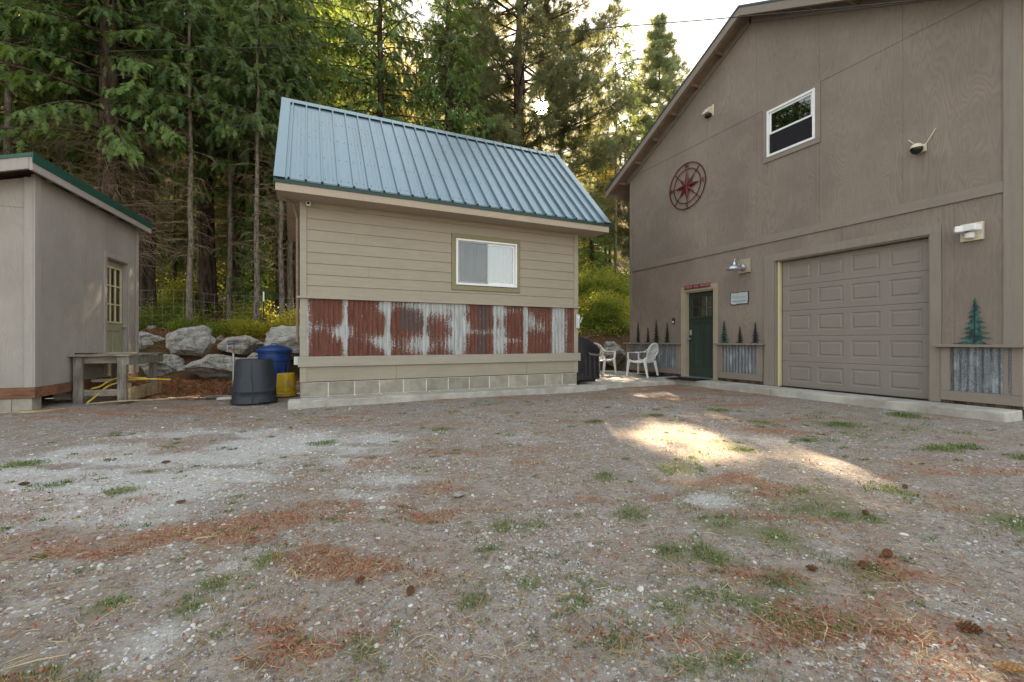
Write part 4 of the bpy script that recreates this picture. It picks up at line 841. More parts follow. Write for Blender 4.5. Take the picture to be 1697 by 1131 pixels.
for i in range(3):
    for j in range(3):
        a = .11 + i * (pw + .02); c = zA + j * (ph + .02); LP(MB().box(-.003, .003, a + .001, a + pw - .001, c + .001, c + ph - .001), 'pane', M['glass_clear'], dr)
mb = MB()
for i in (1, 2): mb.box(-.012, .022, .11 + i * (pw + .02) - .02, .11 + i * (pw + .02), zA, dh - .12)
for j in (1, 2):
    for i in range(3): mb.box(-.011, .021, .1105 + i * (pw + .02), .1095 + i * (pw + .02) + pw, zA + j * (ph + .02) - .02, zA + j * (ph + .02))
LP(mb, 'muntin', M['cream'], dr)
LP(MB().box(-.12, -.11, .05, dw - .05, zA - .1, dh - .05), 'door_blind', M['curtain'], dr)
LP(MB().lathe([(.012, 0), (.014, .02), (.03, .035), (.03, .055), (.01, .065)], n=16), 'door_knob', M['steel'], dr, smooth=True, M=Matrix.Translation((.021, dw - .07, zA - .08)) @ Matrix.Rotation(R(90), 4, 'Y'))
# roof: falls towards local -x, high eave at +x
ey, e1, e2 = .15, -.32, SL + .22
zr = ZT + .06
LP(MB().prism([(ey, e1, zr + .115), (-3.9, e1, zr + .115 - rs * 4.05), (-3.9, e1, zr + .095 - rs * 4.05), (ey, e1, zr + .095)], (0, e2 - e1, 0)), 'roof_sheet', M['green_metal'])
LP(MB().box(ey + .001, ey + .012, e1 - .012, e2 + .012, zr + .0, zr + .122), 'roof_edge', M['green_metal'], bevel=.002)
LP(MB().prism([(ey, e1 - .012, zr + .118), (-3.9, e1 - .012, zr + .118 - rs * 4.05), (-3.9, e1 - .012, zr + .075 - rs * 4.05), (ey, e1 - .012, zr + .075)], (0, .01, 0)), 'roof_edge', M['green_metal'])
LP(MB().box(ey - .035, ey, e1 + .002, e2, zr - .10, zr + .07), 'fascia', M['left_trim'], bevel=.004)
LP(MB().prism([(ey - .036, e1, zr + .073), (-3.9, e1, zr + .073 - rs * 4.0), (-3.9, e1, zr - .085 - rs * 4.0), (ey - .036, e1, zr - .085)], (0, .035, 0)), 'rake_board', M['left_trim'], bevel=.004)
LP(MB().prism([(ey - .037, e1 + .036, zr + .09), (-3.9, e1 + .036, zr + .09 - rs * 4.0), (-3.9, e1 + .036, zr + .07 - rs * 4.0), (ey - .037, e1 + .036, zr + .07)], (0, e2 - e1 - .04, 0)), 'roof_deck', M['soffit'])
for y in np.arange(.25, SL, .61):
    LP(MB().box(.001, ey - .036, y, y + .04, zr - .07, zr + .065), 'rafter_tail', M['left_trim'])

# ------------------------------------------------------------------ workbench and things on it
bz = .08
wb = empty('workbench', (-3.17, 8.62, bz), R(-6)); tag(wb, 'weathered wooden workbench standing against the left shed', 'workbench')
# local: x right, y back. width .68, depth 1.25
W_, D_ = .58, 1.10
for x, y in ((.03, .0), (W_ - .02, 0.0), (W_ - .02, D_ - .06), (.03, D_ - .06)):
    MB().box(x - .055, x + .055, y, y + .045, 0, .70).build('leg', M['grey_wood'], wb, bevel=.004)
MB().box(-.02, W_ + .036, .046, .085, .60, .70).build('apron_board', M['grey_wood_h'], wb, bevel=.004)
MB().box(W_ + .037, W_ + .075, .0, D_ + .12, .57, .705).build('apron_board', M['grey_wood'], wb, bevel=.004)
MB().box(-.0, W_ + .0, .046, .084, .10, .20).build('stretcher', M['grey_wood_h'], wb, bevel=.004)
MB().box(W_ + .037, W_ + .075, .045, D_ + .05, .02, .22).build('side_board', M['stickwood'], wb, bevel=.004)
MB().box(.05, W_ + .036, .3, .34, .30, .345).build('stretcher', M['grey_wood_h'], wb)
MB().box(W_ - .02, W_ + .02, .09, .11, .18, .5).build('cleat', M['stickwood'], wb)
for k in range(6):
    y = -.05 + k * .205; MB().box(-.27 + .02 * (k % 2), W_ + .10 - .05 * (k % 3 == 1), y, y + .195, .707 + .002 * (k % 2), .735).build('top_plank', M['grey_wood_h'], wb, bevel=.004)
lo = empty('board_offcut', (-2.85, 8.95, bz + .738), R(20)); tag(lo, 'warped bare board lying on top of the workbench', 'board'); MB().add(*(lambda g: (g.v, g.f))(MB().box(-.28, .30, -.05, .05, .0, .02))).build('board', M['stickwood'], lo, bevel=.003)
MB().box(-.10, .20, -.11, -.03, .0, .014).build('splinter', M['grey_wood_h'], lo)
lo = empty('bark_strip', (-3.12, 8.78, bz + .738), R(-12)); tag(lo, 'dark curled strip lying at the left end of the workbench top', 'scrap'); MB().prism([(-.16, -.03, 0), (.14, -.035, 0), (.17, .0, .0), (.1, .04, 0), (-.12, .03, 0)], (0, 0, .02)).build('strip', M['bark'], lo)
# hose
h = empty('garden_hose', (-3.1, 8.6, .08)); tag(h, 'yellow garden hose trailing under the workbench', 'hose')
def bez(P, n=8):
    P = [Vector(p) for p in P]; out = []
    for i in range(len(P) - 1):
        p0 = P[max(i - 1, 0)]; p1 = P[i]; p2 = P[i + 1]; p3 = P[min(i + 2, len(P) - 1)]
        for k in range(n):
            t = k / n; out.append(.5 * ((2 * p1) + (-p0 + p2) * t + (2 * p0 - 5 * p1 + 4 * p2 - p3) * t * t + (-p0 + 3 * p1 - 3 * p2 + p3) * t ** 3))
    return out + [P[-1]]
MB().tube(bez([(.10, -.08, .02), (.16, .02, .10), (.28, .1, .24), (.42, .14, .30), (.55, .18, .33), (.75, .2, .33), (1.0, .35, .30)]), .013, 8).build('hose_run', M['hose'], h, True)
MB().tube(bez([(.12, .0, .22), (.2, .1, .25), (.28, .2, .33), (.4, .25, .36), (.52, .27, .35), (.7, .3, .34)]), .013, 8).build('hose_run', M['hose'], h, True)
# sticks on the ground
for i, (x, y, a, l, lab) in enumerate(((-2.95, 8.35, 14, 1.35, 'long bare stick lying on the ground in front of the workbench'), (-3.6, 7.5, 8, .7, 'short pale stick on the ground below the left shed corner'))):
    e = empty('stick', (x, y, float(terr(x, y)) + .02), R(a)); tag(e, lab, 'stick', 'sticks on the ground'); MB().tube(bez([(0, 0, 0), (l * .3, .02, .01), (l * .6, -.02, .0), (l, .03, .01)], 4), .012, 6).build('shaft', M['stickwood'], e, True); MB().tube([(l * .55, -.02, .0), (l * .62, .08, .01)], .006, 5).build('twig', M['stickwood'], e)

# ------------------------------------------------------------------ bins, bucket, post tool, grill
e = empty('trash_can', (-.83, 8.50 - .15, .02)); tag(e, 'charcoal plastic trash can standing upside down with a split side', 'trash can')
mb = MB(); n = 36; prof = [(.345, 0), (.345, .03), (.325, .05), (.318, .17), (.322, .175), (.322, .195), (.315, .20), (.268, .68), (.258, .70), (.0, .70)]
for r, z in prof:
    for k in range(n):
        a = 2 * math.pi * k / n; rr = r * (1 + (.022 * (math.cos(a * 9) > .55) if .2 < z < .66 else 0)) if r else .001
        mb.v.append((rr * math.cos(a), rr * math.sin(a), z))
for i in range(len(prof) - 1):
    for k in range(n): mb.f.append((i * n + k, i * n + (k + 1) % n, (i + 1) * n + (k + 1) % n, (i + 1) * n + k))
mb.build('body', M['bin_grey'], e, True, bevel=None)
MB().tube(bez([(-.00, -.347, .0), (.012, -.330, .2), (-.01, -.300, .45), (-.02, -.272, .69)], 6), .006, 5).build('split_seam', M['black'], e)
MB().box(.10, .24, -.35, -.29, .02, .045).build('handle', M['bin_grey'], e, bevel=.006)
e = empty('trash_can', (-.62, 9.55, .02)); tag(e, 'blue plastic trash can with a domed lid between the charcoal can and the middle shed', 'trash can')
MB().lathe([(.21, 0), (.22, .02), (.27, .62), (.285, .63), (.285, .67), (.275, .68), (.278, .76), (.29, .77), (.29, .80)], n=36).build('body', M['bin_blue'], e, True)
mb = MB()
for k in range(14): a_ = k * math.pi / 7; mb.bar((.229 * math.cos(a_), .229 * math.sin(a_), .06), (.270 * math.cos(a_), .270 * math.sin(a_), .58), .012, .012)
mb.build('moulded_rib', M['bin_blue'], e)
MB().lathe([(.305, .79), (.312, .80), (.312, .83), (.29, .85), (.22, .89), (.10, .915), (.0, .92)], n=36, cap=False).build('lid', M['bin_blue'], e, True)
MB().tube([(-.05, 0, .91), (-.04, 0, .945), (.04, 0, .945), (.05, 0, .91)], .012, 8).build('lid_handle', M['bin_blue'], e)
for s_ in (-1, 1): MB().box(s_ * .30 - .02, s_ * .30 + .02, -.05, .05, .70, .73).build('side_handle', M['bin_blue'], e, bevel=.005)
e = empty('bucket', (-.395, 9.0, .02)); tag(e, 'yellow plastic bucket standing upside down beside the blue trash can', 'bucket')
MB().lathe([(.183, 0), (.183, .025), (.170, .03), (.178, .045), (.178, .06), (.168, .065), (.165, .10), (.168, .105), (.162, .11), (.148, .40), (.140, .41), (.0, .405)], n=32, cap=False).build('body', M['yellow'], e, True)
MB().prism([(.03, -.168, .17), (.12, -.125, .17), (.115, -.118, .28), (.028, -.161, .28)], (.001, -.003, 0)).build('label', plain('faded_bucket_label', (.50, .33, .08), .6), e)
MB().tube([(.178 * math.cos(t), .178 * math.sin(t), .05 + .0 * t) for t in np.linspace(R(-170), R(-10), 12)], .004, 6).build('handle', M['steel'], e)
e = empty('hand_jack', (-1.23, 9.1, .03)); tag(e, 'upright galvanised pipe tool with a cross handle standing on planks beside the charcoal can', 'tool')
MB().tube([(0, 0, .06), (0, 0, .78)], .018, 10).build('pipe', M['steel'], e, True); MB().tube([(0, 0, .78), (.01, 0, .93)], .010, 8).build('shaft', M['skirt'], e)
MB().tube([(-.09, 0, .93), (.03, 0, .945)], .012, 8).build('cross_handle', M['bin_blue'], e); MB().tube([(-.09, 0, .935), (-.095, 0, .80)], .008, 8).build('side_rod', M['steel'], e)
MB().bar((-.16, 0, .05), (-.10, 0, .20), .03, .02).build('brace', M['black_metal'], e)
MB().box(-.08, .08, -.06, .06, .045, .06).build('foot_plate', M['black_metal'], e)
for i, (x, y, z, a, l, lab) in enumerate(((-1.32, 9.1, .035, 3, .60, 'dark plank under the upright pipe tool'), (-1.20, 8.86, .02, -2, .42, 'pale plank lying on the ground in front of the pipe tool'))):
    p = empty('plank', (x, y, z), R(a)); tag(p, lab, 'plank', 'planks near the pipe tool'); MB().box(-l * .55, l * .45, -.07, .07, 0, .03).build('board', (M['grey_wood_h'], M['mortar'])[i], p, bevel=.003)
# covered grill
e = empty('covered_grill', (5.14, 8.18, .10)); tag(e, 'barbecue grill under a black cover beside the middle shed', 'grill')
prof = [(.0, .05), (.005, .5), (.0, .97), (.05, 1.02), (.20, 1.03), (.32, .98), (.47, .84), (.52, .74), (.515, .66), (.50, .62), (.505, .57), (.48, .54), (.475, .3), (.485, .06)]
mb = MB(); ny = 26; r_ = random.Random(3)
for j in range(ny):
    y = .66 * j / (ny - 1)
    ey_ = min(1, (min(j, ny - 1 - j)) / 2.0)
    for k, (a, z) in enumerate(prof):
        fold = .018 * math.sin(j * 1.35 + z * 2) * (1 - z) + .010 * math.sin(j * 2.7 + 1) * (1 - z)
        a = a * 1.72
        mb.v.append((.42 + (a - .42) * (.93 + .07 * ey_) + (fold if a > .3 else -fold * .3), y + (.04 * (1 - z) * (-1 if j == 0 else 1 if j == ny - 1 else 0)), z - .03 * (1 - ey_) * (z > .8)))
K = len(prof)
for j in range(ny - 1):
    for k in range(K - 1): mb.f.append((j * K + k, j * K + k + 1, (j + 1) * K + k + 1, (j + 1) * K + k))
mb.f += [tuple(range(K - 1, -1, -1)), tuple(range((ny - 1) * K, ny * K))]
mb.build('cover', M['darkfab'], e, True, bevel=None)
mb = MB()   # front flap with gathered folds
for i in range(13):
    t_1 = i / 12
    for z, s2 in ((.60, 0), (.45, .5), (.2, 1), (.07, 1.1)): mb.v.append((.45 + t_1 * .38, -.015 - .018 * s2 * (1 + math.sin(i * 1.7)) * .9, z))
for i in range(12):
    for k in range(3): mb.f.append((i * 4 + k, i * 4 + k + 1, (i + 1) * 4 + k + 1, (i + 1) * 4 + k))
mb.build('front_flap', M['darkfab'], e, True, bevel=None)
MB().prism([(.52, -.035, .67), (.58, -.04, .60), (.86, -.03, .575), (.86, -.03, .62), (.62, -.04, .645)], (0, .03, 0)).build('strap', plain('grey_strap', (.14, .13, .12), .7), e)
MB().box(.04, .78, .04, .62, .01, .05).build('base', M['black_metal'], e)
e = empty('pole_brush', (5.85, 9.1, .1)); tag(e, 'black and white handled tool leaning behind the covered grill', 'tool')
MB().tube([(0, 0, 0), (.10, .1, .9), (.30, .1, 1.38)], .012, 8).build('handle', M['black'], e); MB().tube([(.30, .1, 1.38), (.37, .1, 1.52)], .018, 8).build('grip', M['vinyl'], e)
MB().bar((-.08, 0, .02), (.08, 0, .02), .05, .04).build('head', M['black'], e)

# ------------------------------------------------------------------ chairs
def chair(loc, rot, label):
    e = empty('plastic_chair', loc, rot); tag(e, label, 'chair', 'white resin armchairs on the patio'); m = M['white_plastic']
    # local +y forward
    mb = MB(); ns = 12
    for i in range(ns + 1):
        for j in range(8):
            x = (-.225 + .45 * i / ns) * (1 + .1 * j / 7); y = -.20 + .44 * j / 7; z = .40 - .014 * math.cos((i / ns - .5) * math.pi) + .03 * (j / 7) - (.03 if j == 7 else 0)
            mb.v.append((x, y, z))
    for i in range(ns):
        for j in range(7): mb.f.append((i * 8 + j, (i + 1) * 8 + j, (i + 1) * 8 + j + 1, i * 8 + j + 1))
    o = mb.build('seat', m, e, True, bevel=None); so = o.modifiers.new('solid', 'SOLIDIFY'); so.thickness = .022
    # back
    mb = MB(); arch = []
    for k in range(15):
        a = math.pi * k / 14; arch.append(Vector((-.265 * math.cos(a), -.30 - .05 * math.sin(a), .66 + .20 * math.sin(a))))
    rim = [Vector((-.19, -.21, .41)), Vector((-.20, -.235, .52)), Vector((-.245, -.27, .60))] + arch + [Vector((.245, -.27, .60)), Vector((.20, -.235, .52)), Vector((.19, -.21, .41))]
    for a, b in zip(rim[:-1], rim[1:]): mb.bar(a, b + (b - a) * .12, .018, .042, up=(0, 0, 1) if abs((b - a).normalized().z) < .9 else (1, 0, 0))
    for k in range(9):
        u = (k - 4) / 4; p0 = Vector((u * .14, -.21, .42)); pm = Vector((u * .155, -.245 - .02 * (1 - abs(u)), .58)); a_ = math.pi / 2 + u * 1.15
        p1 = Vector((.25 * -math.cos(a_), -.30 - .045 * math.sin(a_), .66 + .185 * math.sin(a_)))
        mb.bar(p0, pm, .022, .010, up=(0, 1, 0)); mb.bar(pm, p1, .027, .010, up=(0, 1, 0))
    mb.bar((-.18, -.215, .43), (.18, -.215, .43), .02, .06)
    mb.build('backrest', m, e, bevel=.004)
    for s_ in (-1, 1):
        mb = MB(); P = bez([(s_ * .25, -.29, .72), (s_ * .275, -.20, .655), (s_ * .29, 0, .635), (s_ * .285, .20, .630), (s_ * .275, .245, .615)], 4)
        for a, b in zip(P[:-1], P[1:]): mb.bar(a, b + (b - a) * .1, .050, .016)
        P = bez([(s_ * .275, .245, .62), (s_ * .268, .245, .52), (s_ * .262, .235, .42)], 3)
        for a, b in zip(P[:-1], P[1:]): mb.bar(a, b, .020, .05, up=(1, 0, 0))
        P = bez([(s_ * .262, .225, .43), (s_ * .262, .05, .395), (s_ * .25, -.12, .40), (s_ * .235, -.24, .50)], 3)
        for a, b in zip(P[:-1], P[1:]): mb.bar(a, b, .018, .05)
        mb.build('armrest', m, e, bevel=.004)
        for y0, y1, x1 in ((.23, .275, .285), (-.21, -.30, .27)):
            mb = MB()
            for (xa, ya, za, wa), (xb, yb, zb, wb_) in (((s_ * .255, y0, .42, .062), (s_ * x1, y1, .0, .036)),):
                c0, c1 = Vector((xa, ya, za)), Vector((xb, yb, zb)); vs = []
                for c, w in ((c0, wa), (c1, wb_)):
                    for dx, dy in ((-1, -1), (1, -1), (1, 1), (-1, 1)): vs.append(c + Vector((dx * w / 2, dy * w / 2, 0)))
                mb.add(vs, [(0, 1, 2, 3), (7, 6, 5, 4), (0, 4, 5, 1), (1, 5, 6, 2), (2, 6, 7, 3), (3, 7, 4, 0)])
            mb.build('leg', m, e, bevel=.006)
    return e
chair((7.35, 9.93, .10), R(-72), 'white resin armchair nearer the covered grill, turned towards the wall')
chair((7.72, 8.72, .10), R(20), 'white resin armchair nearer the green door, in front of the corrugated wainscot')
# door mats
e = MB().box(-.28, .28, -.42, .42, 0, .012).build('doormat', M['rubber'], bevel=.004); e.location = (7.98, 7.50, .131); e.rotation_euler.z = R(3); tag(e, 'black rubber doormat in front of the green door', 'doormat', 'doormats')
e = MB().box(-.24, .24, -.38, .38, 0, .012).build('doormat', M['rubber'], bevel=.004); e.location = (8.03, 8.62, .131); e.rotation_euler.z = R(-4); tag(e, 'black doormat partly under the chair by the wainscot', 'doormat', 'doormats')

# ------------------------------------------------------------------ boulders
def boulder(x, y, z, sx, sy, sz, seed, rot, label, name='boulder', cuts=10, tilt=0):
    if name == 'boulder': sx *= .90; sz *= .84; z -= .06
    r = random.Random(seed); bm = bmesh.new(); bmesh.ops.create_icosphere(bm, subdivisions=5, radius=1)
    pl = []
    for _ in range(cuts):
        n = Vector((r.gauss(0, 1), r.gauss(0, 1), r.gauss(0, .8))).normalized(); pl.append((n, r.uniform(.55, .82)))
    from mathutils import noise as mn
    for v in bm.verts:
        p = v.co.copy()
        for n, d in pl:
            k = p.dot(n) - d
            if k > 0: p -= n * k * .92
        q = v.co * 1.3 + Vector((seed, 0, 0)); p += v.co * (mn.fractal(q, 1.0, 2.0, 5) * .16) + v.co * (mn.noise(q * 6) * .03 + abs(mn.noise(q * 3 + Vector((9, 2, 4)))) * -.10)
        v.co = p
    for v in bm.verts: v.co = Vector((v.co.x * sx, v.co.y * sy, v.co.z * sz))
    me = bpy.data.meshes.new(name); bm.to_mesh(me); bm.free(); me.materials.append(M['granite']); me.polygons.foreach_set('use_smooth', [True] * len(me.polygons))
    o = obj(name, me, None, (x, y, z), rot); o.rotation_euler.y = tilt; tag(o, label, 'boulder', 'boulders of the retaining wall'); return o
BL = [(-3.85, 14.1, .98, .58, .5, .40, 1, .3, 'mossy grey boulder beside the left shed, upper row'),
      (-3.35, 13.45, .40, .64, .5, .46, 2, 1.2, 'cracked grey boulder behind the workbench, lower row'),
      (-2.72, 13.85, .98, .72, .5, .58, 33, .35, 'largest pale granite boulder, upper row between shed and bins'),
      (-1.95, 13.05, .42, 1.05, .5, .46, 14, .38, 'long flat pale boulder behind the upright pipe tool, lower row'),
      (-1.55, 13.75, .95, .72, .45, .34, 15, .42, 'speckled low boulder above the charcoal trash can, upper row'),
      (-2.2, 14.1, 1.12, .13, .12, .13, 6, 0, 'small white stone wedged between two upper boulders'),
      (-.45, 13.3, .95, 1.0, .6, .66, 17, .55, 'broad slanted boulder behind the blue trash can'),
      (-1.15, 12.95, .58, .38, .35, .28, 8, .3, 'small rounded boulder just above the charcoal trash can lid'),
      (-4.0, 15.2, 1.45, .16, .14, .10, 9, 0, 'small flat stone on the slope above the boulders'),
      (1.2, 13.0, .55, .9, .6, .6, 10, .2, 'boulder hidden behind the middle shed'),
      (8.9, 11.6, .60, .62, .45, .42, 21, .5, 'pale boulder behind the chairs at the garage corner'),
      (7.75, 11.9, .45, .50, .4, .36, 22, .9, 'grey boulder between the grill and the chairs'),
      (7.1, 12.1, .50, .55, .4, .50, 23, .2, 'pale flat boulder just above the covered grill'),
      (9.6, 12.3, .7, .7, .5, .45, 24, 1.0, 'boulder partly hidden behind the garage corner')]
for b in BL: boulder(*b)
boulder(.89, 2.75, .012, .048, .03, .016, 31, .4, 'single larger white stone lying on the gravel in mid yard', 'white_stone')

# ------------------------------------------------------------------ wire fence
fe = empty('wire_fence', (-5.6, 16.9, float(terr(-5.6, 16.9)))); tag(fe, 'woven wire fence running along the wood above the boulders', 'fence')
fx0, fy0, fx1, fy1 = -5.6, 15.1, .9, 14.55
def fpt(t, h): 
    x = fx0 + (fx1 - fx0) * t; y = fy0 + (fy1 - fy0) * t; return (x - (-5.6), y - 16.9, float(terr(x, y)) + h + .02 * math.sin(t * 23) - float(terr(-5.6, 16.9)))
Lf = math.hypot(fx1 - fx0, fy1 - fy0)
for hh_ in (.04, .22, .42, .64, .88, 1.12): MB().tube([fpt(k / 40, hh_) for k in range(41)], .0027, 4, False).build('horizontal_wire', M['wire'], fe)
nv = int(Lf / .235)
for k in range(nv): 
    t0 = k / nv; MB().tube([fpt(t0 + .001 * math.sin(k * 5), .03), fpt(t0 + .002 * math.sin(k * 3), .6), fpt(t0, 1.12)], .0025, 4, False).build('vertical_wire', M['wire'], fe)
for t0 in (.0, .672, .99):
    p = fpt(t0, 0); MB().bar((p[0], p[1] - .02, p[2] - .2), (p[0], p[1] - .02, p[2] + 1.0), .045, .03).build('post', M['black_metal'], fe); MB().bar((p[0], p[1] - .02, p[2] + 1.0), (p[0], p[1] - .02, p[2] + 1.28), .05, .035).build('post_tip', M['vinyl'], fe)

# ------------------------------------------------------------------ overhead wire
W = [Vector(p) for p in ((-11.65, 19.74, 9.40), (-7.74, 16.82, 8.94), (-.40, 10.66, 7.434), (3.363, 7.259, 6.632), (4.807, 5.486, 6.095), (5.762, 4.381, 5.785), (6.817, 2.899, 5.305), (8.08, 1.761, 5.144))]
A, B = W[0], Vector((8.3, 1.2, 5.02)); pts = []
for p in bez(W, 6): pts.append(p)
wi = MB().tube(pts, .008, 6).build('power_line', M['black_metal'], None, True); tag(wi, 'thin overhead cable crossing the yard from the trees to the garage gable', 'cable')

# ------------------------------------------------------------------ distant green-roofed house among the trees
e = empty('house', (-20, 32, float(terr(-20, 32)) - .3), R(-20)); tag(e, 'distant house with a pale teal roof glimpsed through the trees at far left', 'house')
MB().box(-5, 5, 0, 6, 0, 4.2).build('wall', M['shed_siding'], e); MB().prism([(-5.5, -.6, 4.1), (-5.5, 3, 7.2), (-5.5, 6.6, 4.1), (-5.5, 6.6, 4.0), (-5.5, 3, 7.05), (-5.5, -.6, 4.0)], (11, 0, 0)).build('roof', M['teal'], e); MB().box(-1, 1, -.03, -.005, 1.2, 2.6).build('window', M['glass_dark'], e)

# ------------------------------------------------------------------ trees
def frond_template(r, n=16, L=.5, wid=.17, droop=.25):
    """flat fir spray along +x: narrow needle-clad twigs left and right of an axis"""
    V, F = [], []
    def strip(p0, p1, w, tz):
        d = p1 - p0; sN = np.array([-d[1], d[0], 0.0]); sN /= (np.linalg.norm(sN) + 1e-9); sN = sN * w / 2 + np.array([0, 0, tz * w / 2]); k = len(V)
        V.extend([p0 - sN, p0 + sN, p1 + sN * .35, p1 - sN * .35]); F.append((k, k + 1, k + 2, k + 3))
    def ax(t): return np.array([L * t, 0, -droop * L * t * t])
    for i in range(3): strip(ax(i / 3), ax((i + 1) / 3), .022, r.uniform(-.4, .4))
    for i in range(n):
        t = .08 + .9 * (i // 2) / (n / 2); s_ = 1 if i % 2 else -1; l = wid * (1 - t * .75) * r.uniform(.8, 1.2); a = r.uniform(.6, .95)
        p0 = ax(t); p1 = p0 + np.array([l * math.cos(a), s_ * l * math.sin(a), -l * r.uniform(.1, .5)]); strip(p0, p1, .026 * r.uniform(.8, 1.3), r.uniform(-.8, .8))
    return np.array(V), np.array(F)
def tuft_template(r, n=16, L=.17):
    V, F = [], []
    for i in range(n):
        d = np.array([r.uniform(.1, 1), r.uniform(-1, 1), r.uniform(-.8, 1)]); d /= np.linalg.norm(d); p1 = d * L * r.uniform(.7, 1.1) + np.array([.02, 0, 0])
        sN = np.cross(d, [r.uniform(-1, 1), r.uniform(-1, 1), 1]); sN = sN / (np.linalg.norm(sN) + 1e-9) * .006; k = len(V)
        p0 = np.array([r.uniform(-.08, .06), 0, 0]); V += [p0 - sN * 1.2, p0 + sN * 1.2, p1 + sN * .8, p1 - sN * .8]; F.append((k, k + 1, k + 2, k + 3))
    return np.array(V), np.array(F)
def leaf_template(r, n=10, L=.05, spread=.12):
    V, F = [], []
    for i in range(n):
        c = np.array([r.gauss(0, spread), r.gauss(0, spread), r.gauss(0, spread)]); d = np.array([r.gauss(0, 1), r.gauss(0, 1), r.gauss(.3, .6)]); d /= np.linalg.norm(d)
        s_ = np.cross(d, [r.gauss(0, 1), r.gauss(0, 1), r.gauss(0, 1)]); s_ /= np.linalg.norm(s_); k = len(V); l = L * r.uniform(.6, 1.3)
        V += [c, c + d * l * .5 + s_ * l * .28, c + d * l, c + d * l * .5 - s_ * l * .28]; F.append((k, k + 1, k + 2, k + 3))
    return np.array(V), np.array(F)
def place(templates, pos, dirs, scale, roll, g):
    """instances as one vertex soup; dirs = unit vectors for local +x"""
    N = len(pos); up = np.tile([0, 0, 1.0], (N, 1)); x = dirs / np.linalg.norm(dirs, axis=1, keepdims=True)
    y = np.cross(up, x); y /= (np.linalg.norm(y, axis=1, keepdims=True) + 1e-6); z = np.cross(x, y)
    c, s_ = np.cos(roll)[:, None], np.sin(roll)[:, None]; y2 = y * c + z * s_; z2 = z * c - y * s_
    which = g.integers(0, len(templates), N); Vs, Fs, Ts = [], [], []; off = 0; tint = g.random(N)
    for ti, (TV, TF) in enumerate(templates):
        m = which == ti; n = m.sum()
        if n == 0: continue
        V = TV[None, :, :] * scale[m][:, None, None]
        Wd = V[..., 0:1] * x[m][:, None, :] + V[..., 1:2] * y2[m][:, None, :] + V[..., 2:3] * z2[m][:, None, :] + pos[m][:, None, :]
        F = TF[None] + (np.arange(n) * len(TV))[:, None, None] + off; off += n * len(TV)
        Vs.append(Wd.reshape(-1, 3)); Fs.append(F.reshape(-1, TF.shape[1])); Ts.append(np.repeat(tint[m], len(TV)))
    return np.concatenate(Vs), np.concatenate(Fs), np.concatenate(Ts)
FR = [frond_template(random.Random(k), 18, .42, .15, random.Random(k).uniform(.1, .5)) for k in range(5)]
FRL = [frond_template(random.Random(k + 50), 6, .75, .32, .3) for k in range(4)]
TU = [tuft_template(random.Random(k)) for k in range(5)]
LF = [leaf_template(random.Random(k), 10, .068) for k in range(6)]
